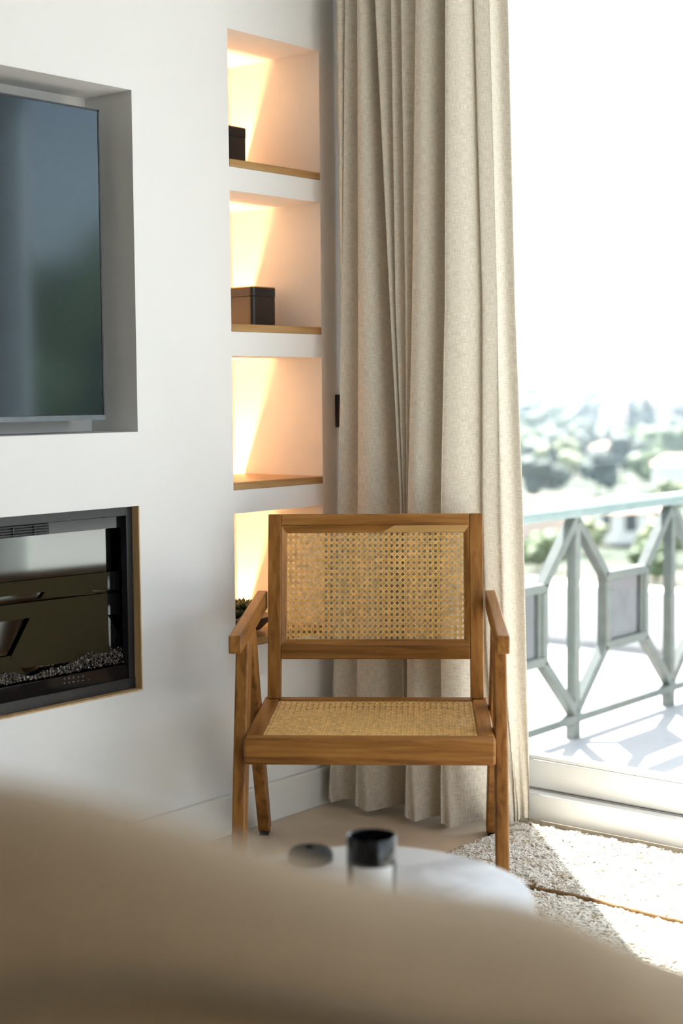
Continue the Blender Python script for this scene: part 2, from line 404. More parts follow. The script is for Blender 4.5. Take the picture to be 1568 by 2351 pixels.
# television wall with real recesses
NX0, NX1 = 2.615, 2.938
NICHES = [(1.558, 1.870), (1.180, 1.504), (0.810, 1.124), (0.434, 0.755)]
holes = [(1.00, 2.315, 0.955, 1.688, 0.150), (1.00, 2.315, 0.384, 0.793, 0.260)]
for z0, z1 in NICHES: holes.append((NX0, NX1, z0, z1, 0.300))
def build_tv_wall():
    mb = MB()
    xs = sorted({XB, 3.32} | {h[0] for h in holes} | {h[1] for h in holes})
    zs = sorted({-0.3, CEIL} | {h[2] for h in holes} | {h[3] for h in holes})
    def inside(xc, zc): return any(h[0] < xc < h[1] and h[2] < zc < h[3] for h in holes)
    for i in range(len(xs)-1):
        for j in range(len(zs)-1):
            if not inside((xs[i]+xs[i+1])/2, (zs[j]+zs[j+1])/2):
                mb.quad((xs[i],WY,zs[j]), (xs[i+1],WY,zs[j]), (xs[i+1],WY,zs[j+1]), (xs[i],WY,zs[j+1]))
    for n, (x0,x1,z0,z1,dp) in enumerate(holes):
        y1 = WY+dp
        mb.quad((x0,y1,z0),(x1,y1,z0),(x1,y1,z1),(x0,y1,z1))
        mb.quad((x0,WY,z0),(x0,y1,z0),(x0,y1,z1),(x0,WY,z1))
        mb.quad((x1,y1,z0),(x1,WY,z0),(x1,WY,z1),(x1,y1,z1))
        mb.quad((x0,y1,z1),(x1,y1,z1),(x1,WY,z1),(x0,WY,z1))
        if n < 2:
            mb.quad((x0,WY,z0),(x1,WY,z0),(x1,y1,z0),(x0,y1,z0))
        else:   # lighting slot sunk behind the shelf
            ys = y1-SLOT; zd = z0-SLOT_D
            mb.quad((x0,WY,z0),(x1,WY,z0),(x1,ys,z0),(x0,ys,z0))
            mb.quad((x0,ys,z0),(x1,ys,z0),(x1,ys,zd),(x0,ys,zd))
            mb.quad((x0,ys,zd),(x1,ys,zd),(x1,y1,zd),(x0,y1,zd))
            mb.quad((x1,y1,z0),(x0,y1,z0),(x0,y1,zd),(x1,y1,zd))
            mb.quad((x0,ys,z0),(x0,ys,zd),(x0,y1,zd),(x0,y1,z0))
            mb.quad((x1,ys,zd),(x1,ys,z0),(x1,y1,z0),(x1,y1,zd))
    # back, top, ends make the wall solid
    yb = WY+0.36
    mb.quad((3.32,yb,-0.3),(XB,yb,-0.3),(XB,yb,CEIL),(3.32,yb,CEIL))
    mb.quad((3.32,WY,-0.3),(3.32,yb,-0.3),(3.32,yb,CEIL),(3.32,WY,CEIL))
    mb.quad((XB,yb,-0.3),(XB,WY,-0.3),(XB,WY,CEIL),(XB,yb,CEIL))
    mb.quad((XB,WY,CEIL),(3.32,WY,CEIL),(3.32,yb,CEIL),(XB,yb,CEIL))
    return tag(mb.build('wall_left', M['wall'], fix=False), kind='structure', label='white plaster wall with television recess, fireplace and lit shelf niches')
SLOT, SLOT_D = 0.030, 0.050
build_tv_wall()

tag(MB().box(XB-0.15, 3.28, YB-0.15, WY+0.02, -0.12, 0.0).build('floor', M['floor']), kind='structure', label='beige stone floor of the living room')
tag(MB().box(XB-0.15, 3.32, YB-0.15, WY+0.36, CEIL, CEIL+0.15).build('ceiling', M['ceiling']), kind='structure', label='plain white ceiling above the room')
tag(MB().box(XB-0.15, XB, YB-0.15, WY, 0, CEIL).build('wall_back', M['backwall']), kind='structure', label='beige wall at the far end of the room')
mb = MB()
FILL_X0, FILL_X1, FILL_Z0, FILL_Z1 = 0.75, 3.0, 0.03, 2.46  # opening for the added fill-light door
for b_ in ((XB, FILL_X0, 0, CEIL), (FILL_X1, 3.32, 0, CEIL), (FILL_X0, FILL_X1, 0, FILL_Z0), (FILL_X0, FILL_X1, FILL_Z1, CEIL)):
    mb.box(b_[0], b_[1], YB-0.15, YB, b_[2], b_[3])
tag(mb.build('wall_right', M['backwall']), kind='structure', label='beige wall opposite the television wall')
WIN_Y0, WIN_Y1, WIN_TOP = -0.95, 2.20, 2.44
mb = MB()
mb.box(WX+0.03, 3.30, WIN_Y1, WY, 0, CEIL)
mb.box(WX+0.03, 3.30, YB, WIN_Y0, 0, CEIL)
mb.box(WX+0.03, 3.30, WIN_Y0, WIN_Y1, WIN_TOP, CEIL)
tag(mb.build('wall_front', M['wall']), kind='structure', label='white wall around the tall glass door, behind the curtain')
# baseboard: tall board with a small ledge
mb = MB()
prof = [(0,0),(0.014,0),(0.014,0.088),(0.010,0.094),(0.0,0.094)]
mb.prism(prof, lambda a,b,t: (t, WY-a, b), XB, 3.09)
tag(mb.build('baseboard_left', M['baseboard'], bevel=0.001), kind='structure', label='cream baseboard along the television wall')

# glass door: sill, sash, panes
win = empty('window_1', (3.15, 0.4, 0)); tag(win, kind='structure', label='tall white framed sliding glass door to the terrace')
def wpart(name, mb, mat, **kw):
    o = mb.build(name, mat, **kw); o.parent = win; o.matrix_parent_inverse = Matrix.Translation((-3.15,-0.4,0)); return o
wpart('sill_track', MB().box(WX, 3.27, WIN_Y0, WIN_Y1, 0.010, 0.074), M['white_frame'], bevel=0.003)
wpart('floor_seal', MB().box(WX-0.004, WX+0.02, WIN_Y0, WIN_Y1, 0.0, 0.0125), M['sealant'], bevel=0.002)
wpart('gasket', MB().box(WX+0.028, WX+0.04, WIN_Y0, WIN_Y1, 0.0742, 0.0765), M['gasket'])
SX = WX+0.032
mid = 0.42
for k, (a, b) in enumerate(((mid-0.04, WIN_Y1), (WIN_Y0, mid+0.04))):
    x0 = SX + (0.045 if k else 0.0); x1 = x0+0.04
    mb = MB(); mb.box(x0, x1, a, b, 0.077, 0.149)
    wpart('bottom_rail', mb, M['white_frame'], bevel=0.004)
    wpart('top_rail', MB().box(x0, x1, a, b, WIN_TOP-0.09, WIN_TOP), M['white_frame'], bevel=0.004)
    wpart('stile', MB().box(x0, x1, b-0.08, b, 0.149, WIN_TOP-0.09), M['white_frame'], bevel=0.004)
    wpart('stile', MB().box(x0, x1, a, a+0.08, 0.149, WIN_TOP-0.09), M['white_frame'], bevel=0.004)
    wpart('glazing_bead', MB().box(x0+0.002, x1-0.002, a+0.08, b-0.08, 0.149, 0.158), M['white_frame'], bevel=0.002)
    wpart('pane', MB().box(x0+0.017, x0+0.023, a+0.075, b-0.075, 0.15, WIN_TOP-0.085), M['glass'])

fill_win = empty('fill_window', (0.3, YB-0.08, 0)); tag(fill_win, kind='structure', label='added wide glass door behind the camera, letting in fill light')  # unseen door, added so extra daylight fills the room
def fill_part(name, mb, mat):
    o = mb.build(name, mat); o.parent = fill_win; o.matrix_parent_inverse = Matrix.Translation((-0.3, -(YB-0.08), 0)); return o
for xa, xb in ((FILL_X0, 1.9), (1.9, FILL_X1)):
    y0, y1 = YB-0.11, YB-0.06
    fill_part('bottom_rail', MB().box(xa, xb, y0, y1, FILL_Z0, FILL_Z0+0.08), M['white_frame']); fill_part('top_rail', MB().box(xa, xb, y0, y1, FILL_Z1-0.08, FILL_Z1), M['white_frame'])
    fill_part('stile', MB().box(xa, xa+0.07, y0, y1, FILL_Z0+0.08, FILL_Z1-0.08), M['white_frame']); fill_part('stile', MB().box(xb-0.07, xb, y0, y1, FILL_Z0+0.08, FILL_Z1-0.08), M['white_frame'])
    fill_part('pane', MB().box(xa+0.07, xb-0.07, YB-0.088, YB-0.082, FILL_Z0+0.08, FILL_Z1-0.08), M['glass'])

# terrace
TZ = -0.26
tag(MB().box(-6.0, 3.29, -10.0, YB-0.16, TZ-0.25, TZ).build('patio_floor', M['terrace']), kind='structure', label='unseen white patio outside the added fill-light door')  # unseen ground laid outside the added fill door
tag(MB().box(3.30, 11.0, -7.0, 3.12, TZ-0.25, TZ).build('terrace_floor', M['terrace']), kind='structure', label='sunlit white terrace floor outside the glass door')

# ================================================================== SHELVES, LEDS, NICHE THINGS
order = ['top', 'second', 'third', 'lowest']
names = ['topmost', 'second', 'third', 'lowest']
for k, (z0, z1) in enumerate(NICHES):
    mb = MB().box(NX0+0.0005, NX1-0.0005, WY-0.0015, WY+0.300-SLOT, z0+0.0005, z0+0.018)
    o = mb.build('oak_shelf', M['oak'], bevel=0.0012)
    tag(o, f'{names[k]} thin oak shelf board in the lit wall niches', 'shelf', 'oak niche shelves')
    s = MB().box(NX0+0.006, NX1-0.006, WY+0.300-0.010, WY+0.300-0.003, z0-SLOT_D+0.0005, z0-SLOT_D+0.006)
    o = s.build('led_strip', M['led'])
    tag(o, f'warm light strip hidden behind the {names[k]} oak shelf', 'light strip', 'niche light strips')

def tin_box(x0, x1, y0, y1, z, h, label):
    cx, cy = (x0+x1)/2, (y0+y1)/2
    t = empty('storage_tin', (cx, cy, z)); tag(t, label, 'box', 'black tins in the niches')
    hw, hd = (x1-x0)/2, (y1-y0)/2
    def rr(w, d, r, z0, z1, n=6):
        poly = []
        for sx, sy, a0 in ((1,1,0),(-1,1,90),(-1,-1,180),(1,-1,270)):
            for i in range(n+1):
                a = math.radians(a0+90*i/n); poly.append((sx*(w-r)+r*math.cos(a), sy*(d-r)+r*math.sin(a)))
        return MB().prism(poly, lambda a,b,tt: (a,b,tt), z0, z1)
    b = rr(hw, hd, 0.010, 0.0, h*0.76).build('body', M['black_tin'], t, bevel=0.0008)
    l = rr(hw+0.0008, hd+0.0008, 0.0105, h*0.765, h*0.985).build('lid', M['black_tin'], t, bevel=0.001)
    rr(hw+0.0006, hd+0.0006, 0.0105, h*0.985, h*1.005).build('brass_rim', M['brass'], l, bevel=0.0006)['label'] = 'thin brass edge on the lid'
tin_box(2.700, 2.793, 2.600, 2.715, 1.5763, 0.101, 'black lidded tin on the topmost oak shelf, half hidden by the niche edge')
tin_box(2.806, 2.893, 2.600, 2.715, 1.1983, 0.100, 'black lidded tin with brass edge standing on the second oak shelf')

# dark bowl of succulents on the lowest shelf
bowl = empty('planter_bowl', (2.725, 2.605, 0.4523)); tag(bowl, 'dark wooden bowl of green succulents on the lowest oak shelf', 'planter')
prof = [(0.045,0),(0.070,0.008),(0.088,0.026),(0.094,0.040),(0.089,0.040),(0.080,0.028),(0.05,0.020),(0.01,0.018)]
MB().lathe(prof, 36).build('bowl', M['pot'], bowl, smooth=True)
def rosette(cx, cy, cz, r, nleaf=14):
    mb = MB()
    for i in range(nleaf):
        a = i*2.39996; lv = i/nleaf; L = r*(1.0-0.55*lv); el = math.radians(20+60*lv)
        d = Vector((math.cos(a)*math.cos(el), math.sin(a)*math.cos(el), math.sin(el))); s = Vector((-math.sin(a), math.cos(a), 0)); u = d.cross(s)
        c = Vector((cx,cy,cz)); w = L*0.28
        p = [c, c+d*L*0.55+s*w-u*w*0.2, c+d*L, c+d*L*0.55-s*w-u*w*0.2, c+d*L*0.55-u*w*0.75, c+d*L*0.5+u*w*0.3]
        mb.add(p, [(0,1,5),(1,2,5),(2,3,5),(3,0,5),(1,0,4),(2,1,4),(3,2,4),(0,3,4)])
    return mb
for i in range(13):
    a = i*2.39996; rr_ = 0.018*math.sqrt(i)
    rosette(rr_*math.cos(a), rr_*math.sin(a), 0.030+0.012*(i%3), 0.030+0.006*((i*7)%3)).build('succulent', M['succulent'], bowl, smooth=True)

# wall switch
sw = empty('light_switch', (3.028, WY, 0.990)); tag(sw, 'black square light switch on the wall beside the curtain', 'switch')
MB().box(-0.041, 0.041, -0.009, -0.0002, -0.041, 0.041).build('plate', M['switch'], sw, bevel=0.002)
MB().box(-0.030, -0.001, -0.012, -0.009, -0.030, 0.030).build('rocker', M['switch'], sw, bevel=0.0015)
MB().box(0.001, 0.030, -0.012, -0.009, -0.030, 0.030).build('rocker', M['switch'], sw, bevel=0.0015)

# ================================================================== TELEVISION
tv = empty('television', (1.668, 2.60, 0.982)); tag(tv, 'large flat television with dark glossy screen hung in the wall recess', 'television')
TVX0, TVX1, TVH = 1.07-1.668, 2.2635-1.668, 0.663
yf = 2.540-2.60
MB().box(TVX0, TVX1, yf+0.004, 0.000, 0, TVH).build('housing', M['black_metal'], tv, bevel=0.003)
MB().box(TVX0+0.004, TVX1-0.004, yf, yf+0.004, 0.012, TVH-0.004).build('screen', M['screen'], tv)
for a in ((TVX0, TVX0+0.004, 0, TVH), (TVX1-0.004, TVX1, 0, TVH), (TVX0, TVX1, TVH-0.004, TVH)):
    MB().box(a[0], a[1], yf-0.001, yf+0.004, a[2], a[3]).build('bezel', M['black_metal'], tv)
MB().box(TVX0, TVX1, yf-0.0015, yf+0.004, 0, 0.011).build('lower_bezel', simple('brushed_dark_alloy', (0.12,0.13,0.14), 0.3, metal=1.0, noise_scale=30, noise_amt=0.1), tv)
MB().box(-0.2, 0.2, 0.000, 0.0415, 0.2, 0.5).build('wall_bracket', M['black_metal'], tv)

# ================================================================== FIREPLACE
fx0, fx1, fz0, fz1 = 1.00, 2.315, 0.384, 0.793
fp = empty('electric_fireplace', ((fx0+fx1)/2, WY, fz0)); tag(fp, 'black framed electric fireplace with crystal bed set into the wall', 'fireplace')
def fpart(name, mb, mat, parent=None, **kw):
    o = mb.build(name, mat, **kw); p = parent or fp; o.parent = p
    o.matrix_parent_inverse = Matrix.Translation((-(fx0+fx1)/2, -WY, -fz0)); return o
e_ = 0.0005
FY = WY+0.019       # black front set back behind the golden lining
LT = 0.0035
for nm, bx in (('l',(fx0+e_,fx0+LT,fz0+e_,fz1-e_)),('r',(fx1-LT,fx1-e_,fz0+e_,fz1-e_)),('b',(fx0+LT,fx1-LT,fz0+e_,fz0+LT))):
    fpart('lining_board', MB().box(bx[0],bx[1],WY-0.001,FY+0.02,bx[2],bx[3]), M['brass_wood'])
ix0, ix1, iz0, iz1 = fx0+LT+0.0005, fx1-LT-0.0005, fz0+LT+0.0005, fz1-0.0012
BW = 0.020
fpart('frame_bar', MB().box(ix0, ix1, FY, FY+0.018, iz1-BW, iz1), M['black_metal'], bevel=0.001)
fpart('frame_bar', MB().box(ix0, ix1, FY-0.001, FY+0.018, iz0, iz0+0.024), M['black_metal'], bevel=0.001)
fpart('frame_bar', MB().box(ix0, ix0+0.018, FY, FY+0.018, iz0+0.024, iz1-BW), M['black_metal'], bevel=0.001)
fpart('frame_bar', MB().box(ix1-0.018, ix1, FY, FY+0.018, iz0+0.024, iz1-BW), M['black_metal'], bevel=0.001)
# fire box shell
BY = WY+0.235
mb = MB()
mb.box(ix0, ix0+0.004, FY+0.018, BY, iz0, iz1); mb.box(ix1-0.004, ix1, FY+0.018, BY, iz0, iz1)
mb.box(ix0+0.004, ix1-0.004, FY+0.018, BY, iz0, iz0+0.004); mb.box(ix0+0.004, ix1-0.004, FY+0.018, BY, iz1-0.004, iz1)
fpart('fire_box', mb, M['black_metal'])
# vent strip under the top bar with louvre slats
vz1, vz0 = iz1-BW-0.0005, iz1-BW-0.026
fpart('vent_plate', MB().box(ix0+0.018, ix1-0.018, FY+0.016, FY+0.020, vz0, vz1), M['black_gloss'])
vent = fpart('vent_grille', MB().box(ix0+0.1, 2.09, FY+0.0155, FY+0.0165, vz0+0.001, vz1-0.001), M['foot'])
for i in range(4):
    zc = vz0+0.004+i*0.0056
    s = MB().box(ix0+0.1, 2.085, FY+0.009, FY+0.0155, zc, zc+0.0022).build('slat', M['black_metal'], vent); s.matrix_parent_inverse = fp.matrix_world.inverted(); s.matrix_parent_inverse = Matrix.Identity(4)
for xc in (1.3, 1.5, 1.7, 1.88, 1.99, 2.045):
    s = MB().box(xc, xc+0.002, FY+0.008, FY+0.0155, vz0+0.002, vz1-0.002).build('divider', M['black_metal'], vent)
# smoked mirror back, flat olive shapes cut out in front of it
MYP = FY+0.0345
fpart('mirror_back', MB().box(ix0+0.004, ix1-0.004, MYP, MYP+0.004, iz0+0.004, iz1-0.004), M['mirror'])
PY = FY+0.0262
def plate(px, y, name='olive_plate', mat='olive', th=0.0018):
    S = 3.9175
    pts = [ony(a/S, 1100+b/S, y) for a, b in px]
    poly = [(1.03 if px[i_][0] < -200 else p[0], p[2]) for i_, p in enumerate(pts)]   # plates run on to the far end
    mb = MB().prism(poly, lambda a,b,t: (a, t, b), y, y+th)
    return fpart(name, mb, M[mat])
plate([(-260,915),(965,835),(968,1000),(828,1000),(852,1034),(366,1074),(405,1015),(-260,1041)], PY+0.002)
plate([(-260,1113),(966,1026),(985,1600),(200,1700),(90,1620),(272,1248),(-260,1268)], PY)
plate([(-260,1600),(105,1590),(235,1760),(-260,1860)], PY+0.001)
plate([(966,835),(1150,822),(1152,988),(966,1000)], PY+0.003, 'side_plate', 'black_gloss')
plate([(968,1032),(1152,1016),(1156,1205),(968,1222)], PY+0.003, 'side_plate', 'black_gloss')
plate([(968,1222),(1164,1535),(1170,1760),(985,1640)], PY+0.003, 'side_plate', 'black_gloss')
# ledge and crystal bed
LZ = ony(100, 1100+1870/3.9175-0, FY+0.018)[2]
fpart('ledge', MB().box(ix0+0.018, ix1-0.018, FY+0.003, FY+0.010, iz0+0.024, iz0+0.024+0.031), M['black_gloss'], bevel=0.001)
cz = iz0+0.058
mb = MB()
ico_v = []; g = (1+5**0.5)/2
for a in (-1,1):
    for b in (-g,g): ico_v += [(0,a,b),(a,b,0),(b,0,a)]
ico_v = [Vector(v).normalized() for v in ico_v]
bm_ = bmesh.new(); bmesh.ops.create_icosphere(bm_, subdivisions=1, radius=1.0)
ico_v = [v.co.copy() for v in bm_.verts]; ICO12_F = [tuple(v.index for v in f.verts) for f in bm_.faces]; bm_.free()
for i in range(3600):
    x = random.uniform(1.62, ix1-0.022); y = random.uniform(FY+0.0135, FY+0.0255)
    hump = 0.007*math.sin(x*9)+0.009*math.sin(x*23+1)+0.004*math.sin(x*61)
    z = cz + random.uniform(-0.012, 1.0)*(0.020+hump)*(0.9 if x < 2.26 else 1.15)
    r = random.uniform(0.0012, 0.0034)
    q = Matrix.Rotation(random.uniform(0,6.28), 3, Vector((random.random(),random.random(),random.random()+.1)).normalized())
    sc = Vector((random.uniform(.6,1.3), random.uniform(.5,.9), random.uniform(.6,1.3)))
    mb.add([q@Vector((v.x*sc.x, v.y*sc.y, v.z*sc.z))*r + Vector((x,y,z)) for v in ico_v], ICO12_F)
cb = fpart('crystal_bed', mb, M['crystal'], fix=False); cb['kind'] = 'stuff'; cb['label'] = 'bed of small clear crystals'
# touch panel marks on the ledge
mb = MB()
S_ = 3.9175
for i, px in enumerate((580, 620, 660, 705, 745, 800)):
    for j, py in enumerate((1800-i*6, 1835-i*6)):
        if i == 5 and j == 0: continue
        p = ony(px/S_, 1100+py/S_, FY+0.0027)
        w = 0.0028 if (i+j) % 2 else 0.0020
        mb.box(p[0]-w*0.7, p[0]+w*0.7, FY+0.0024, FY+0.0030, p[2]-0.0012, p[2]+0.0012)
        if j == 0: mb.box(p[0]-w, p[0]+w, FY+0.0024, FY+0.0030, p[2]+0.0022, p[2]+0.0030)
fpart('control_marks', mb, simple('dim_marks', (0.10,0.11,0.12), 0.5, noise_scale=40, noise_amt=0.05))

# ================================================================== CURTAINS
ZK = [1.95, 1.24, 0.77, 0.05]; VK = [0, 700, 1175, 1880]
CREST = [  # u at the four heights, crest depth x, following valley depth x
    ((774,783,777,759), 2.900, 2.915),
    ((794,787,781,764), 2.902, 2.940),
    ((821,824,824,822), 2.895, 3.035),
    ((861,896,920,930), 2.903, 2.935),
    ((898,908,926,932), 2.903, 2.935),
    ((921,931,933,934), 2.900, 2.935),
    ((956,948,938,936), 2.892, 3.045),
    ((1026,1025,1016,1018), 2.900, 2.950),
    ((1088,1108,1108,1128), 2.950, 2.972),
]
END = ((1166,1183,1201,1216), 3.012)
def plan_at(z):
    zs = np.clip(z, 0.05, 1.95)
    def Y(us, x):
        ys = [onx(u, v, x)[1] for u, v in zip(us, VK)]
        return float(np.interp(zs, ZK[::-1], ys[::-1]))
    pts = [(3.01, 2.440), (2.955, 2.436)]
    cy = [Y(c[0], c[1]) for c in CREST]
    low_ = max(0.0, 1.0-z/0.45); low_ = low_*low_*(3-2*low_)*0.075
    for i, (us, xc, xv) in enumerate(CREST):
        if i == 7: xv += low_
        if i == 8: xc += low_*0.8; xv += low_*0.7
        nxt = cy[i+1] if i+1 < len(CREST) else cy[i]-0.06
        dy = cy[i]-nxt
        if i in (2, 6, 7, 8):
            pts.append((xc+0.016, cy[i]+0.005)); pts.append((xc, cy[i])); pts.append((xc+0.018, cy[i]-0.42*dy))
        else: pts.append((xc, cy[i]))
        if i+1 < len(CREST):
            yn = cy[i+1]
            pts.append((xv, yn + 0.22*(cy[i]-yn) - (0.012 if xv > 2.98 else 0)))
        else:
            xe = END[1]+low_*0.6; ye = Y(END[0], xe); pts.append((xv, ye+0.45*(cy[i]-ye)))
            pts.append((xe-0.012, ye+0.02)); pts.append((xe, ye)); pts.append((xe+0.012, ye+0.022))
    return pts
def catmull(pts, n):
    out = []
    P = [pts[0]]+list(pts)+[pts[-1]]
    for i in range(1, len(P)-2):
        p0,p1,p2,p3 = [np.array(q) for q in P[i-1:i+3]]
        for k in range(n):
            t = k/n
            out.append(0.5*((2*p1)+(-p0+p2)*t+(2*p0-5*p1+4*p2-p3)*t*t+(-p0+3*p1-3*p2+p3)*t**3))
    out.append(np.array(P[-2])); return out
def make_curtain(name, planfn, z0, z1, rows, label, hem=True, wob=0.004, mat='linen'):
    n = 9
    zs = np.linspace(z0, z1, rows)
    grid = []
    for z in zs:
        c = catmull(planfn(z), n)
        flare = max(0, 0.35-z)/0.35
        grid.append([(p[0] + wob*flare*math.sin(k*0.9+z*14), p[1] + wob*0.6*flare*math.cos(k*0.7+z*11), z + (0.006*math.sin(k*0.35) if z < 0.06 else 0)*flare) for k, p in enumerate(c)])
    me = bpy.data.meshes.new('fabric'); W = len(grid[0])
    vs_ = [p for row in grid for p in row]
    fs_ = [(j*W+i, j*W+i+1, (j+1)*W+i+1, (j+1)*W+i) for j in range(rows-1) for i in range(W-1)]
    me.from_pydata(vs_, [], fs_)
    L = [0.0]
    mid_ = grid[rows//2]
    for i in range(1, W): L.append(L[-1]+math.dist(mid_[i][:2], mid_[i-1][:2]))
    uvl = me.uv_layers.new(name='UVMap')
    for p in me.polygons:
        p.use_smooth = True
        for li, vi in zip(p.loop_indices, p.vertices):
            uvl.data[li].uv = (L[vi % W], zs[vi//W])
    me.materials.append(M[mat])
    base = planfn(1.0)
    t = empty(name, (base[0][0], base[0][1], 0)); tag(t, label, 'curtain')
    inv = Matrix.Translation((-base[0][0], -base[0][1], 0))
    o = bpy.data.objects.new('fabric', me); COL.objects.link(o); o.parent = t; o.matrix_parent_inverse = inv
    if hem:   # turned-up hem: a second layer of cloth behind the lowest strip
        rws = [j for j, z in enumerate(zs) if z < 0.075]
        hv = [(p[0]+0.003, p[1]+0.0015, p[2]+0.001) for j in rws for p in grid[j]]
        hf = [(j*W+i, j*W+i+1, (j+1)*W+i+1, (j+1)*W+i) for j in range(len(rws)-1) for i in range(W-1)]
        hm = bpy.data.meshes.new('hem'); hm.from_pydata(hv, [], hf); ul = hm.uv_layers.new(name='UVMap')
        for p in hm.polygons:
            p.use_smooth = True
            for li, vi in zip(p.loop_indices, p.vertices): ul.data[li].uv = (L[vi % W]+0.3, zs[vi//W])
        hm.materials.append(M[mat])
        h = bpy.data.objects.new('hem', hm); COL.objects.link(h); h.parent = t; h.matrix_parent_inverse = inv
    return t
make_curtain('linen_curtain', plan_at, 0.0185, CEIL-0.03, 66, 'beige linen curtain hanging in deep folds behind the rattan armchair')
def plan_far(z):
    f = 1.0 if z > 0.4 else 1.0+0.1*(0.4-z)
    return [(2.96+0.06*math.sin(i*1.9), 1.405-0.042*i*f) for i in range(13)]
make_curtain('sheer_curtain', plan_far, 0.026, CEIL-0.03, 30, 'white sheer curtain seen only as a pale reflection in the television', mat='voile')
tr = MB().box(2.88, 3.05, -0.95, WY-0.01, CEIL-0.028, CEIL-0.0005).build('curtain_track', M['white_frame'], bevel=0.002)
tag(tr, 'white curtain track fixed to the ceiling along the glass door', 'curtain track')

# ================================================================== ARMCHAIR
CH = empty('rattan_armchair', (2.791, 2.208, 0.0), math.radians(-53.5))
tag(CH, 'teak armchair with woven rattan back and seat and angled legs', 'armchair')
# local: x = right seen from the camera, y = away from camera, v = -y towards the camera
def cl(u, v, z): return (u, -v, z)
BEV = 0.0035
for s in (-1, 1):
    a, b = sorted((s*0.2535, s*0.2800))
    # front leg: slants forward going down; back leg: slants back going down
    def leg(rear_top, front_top, rear_mid, front_mid, rear_bot, front_bot, ztop, zmid, zbot, name, taper=0.0):
        poly = [(rear_bot, zbot), (front_bot, zbot), (front_mid, zmid), (front_top, ztop), (rear_top, ztop), (rear_mid, zmid)]
        return MB().prism(poly, lambda p,q,t: cl(t,p,q), a, b).build(name, M['teak_z'], CH, bevel=BEV)
    zb = 0.020 if s > 0 else 0.010
    fl = leg(0.318, 0.395, 0.412, 0.478, 0.498, 0.542, 0.524, 0.265, zb, 'front_leg')
    MB().prism([(0.501, zb-0.009),(0.539, zb-0.009),(0.541, zb-0.0005),(0.499, zb-0.0005)], lambda p,q,t: cl(t,p,q), a+0.003, b-0.003).build('foot', M['foot'], fl)
    bl = leg(0.248, 0.314, 0.112, 0.180, -0.028, 0.022, 0.528, 0.265, 0.010, 'back_leg')
    MB().prism([(-0.026, 0.0005),(0.018, 0.0005),(0.021, 0.0095),(-0.027, 0.0095)], lambda p,q,t: cl(t,p,q), a+0.003, b-0.003).build('foot', M['foot'], bl)
    # armrest
    a2, b2 = sorted((s*0.2555, s*0.2815))
    a3, b3 = sorted((s*0.2505, s*0.2740))
    p = [cl(a2,0.505,0.5145), cl(b2,0.505,0.5145), cl(b3,0.028,0.540), cl(a3,0.028,0.540),
         cl(a2,0.505,0.5515), cl(b2,0.505,0.5515), cl(b3,0.028,0.5815), cl(a3,0.028,0.5815)]
    MB().hexa(p).build('armrest', M['teak_y'], CH, bevel=0.003)
# seat frame
ZS = 0.3425
for s in (-1, 1):
    a, b = sorted((s*0.2180, s*0.2530))
    MB().hexa([cl(a,0.468,ZS-0.050), cl(b,0.468,ZS-0.050), cl(b,0.085,ZS-0.042), cl(a,0.085,ZS-0.042),
               cl(a,0.468,ZS), cl(b,0.468,ZS), cl(b,0.085,ZS+0.002), cl(a,0.085,ZS+0.002)]).build('seat_side_rail', M['teak_y'], CH, bevel=BEV)
MB().box(-0.2535, 0.2535, -0.505, -0.4685, ZS-0.0545, ZS).build('seat_front_rail', M['teak_x'], CH, bevel=0.005)
MB().box(-0.2175, 0.2175, -0.122, -0.086, ZS-0.040, ZS+0.002).build('seat_back_rail', M['teak_x'], CH, bevel=BEV)
for vv in (0.30,):
    MB().box(-0.2175, 0.2175, -vv-0.02, -vv+0.02, ZS-0.05, ZS-0.028).build('stretcher', M['teak_x'], CH, bevel=BEV)

# leaning back frame
BT, BB = np.array((0.030, 0.7575)), np.array((0.100, 0.3450))
bl_ = np.linalg.norm(BB-BT); be = (BB-BT)/bl_; bn = np.array((-be[1], be[0]))   # bn points to the camera side
if bn[0] < 0: bn = -bn
def bk(u, s_, t):
    q = BT + be*s_ + bn*t; return cl(u, q[0], q[1])
def bbox(u0,u1,s0,s1,t0,t1):
    return MB().hexa([bk(u0,s1,t1),bk(u1,s1,t1),bk(u1,s1,t0),bk(u0,s1,t0),bk(u0,s0,t1),bk(u1,s0,t1),bk(u1,s0,t0),bk(u0,s0,t0)])
T0, T1 = -0.013, 0.013
for s in (-1, 1):
    a, b = sorted((s*0.2150, s*0.2450))
    bbox(a, b, 0.0, bl_+0.002, T0, T1).build('back_post', M['teak_z'], CH, bevel=0.002)
bbox(-0.2148, 0.2148, 0.0, 0.0262, T0, T1).build('back_top_rail', M['teak_x'], CH, bevel=0.0018)
bbox(-0.2148, 0.2148, 0.3000, 0.3310, T0, T1).build('back_bottom_rail', M['teak_x'], CH, bevel=0.0018)
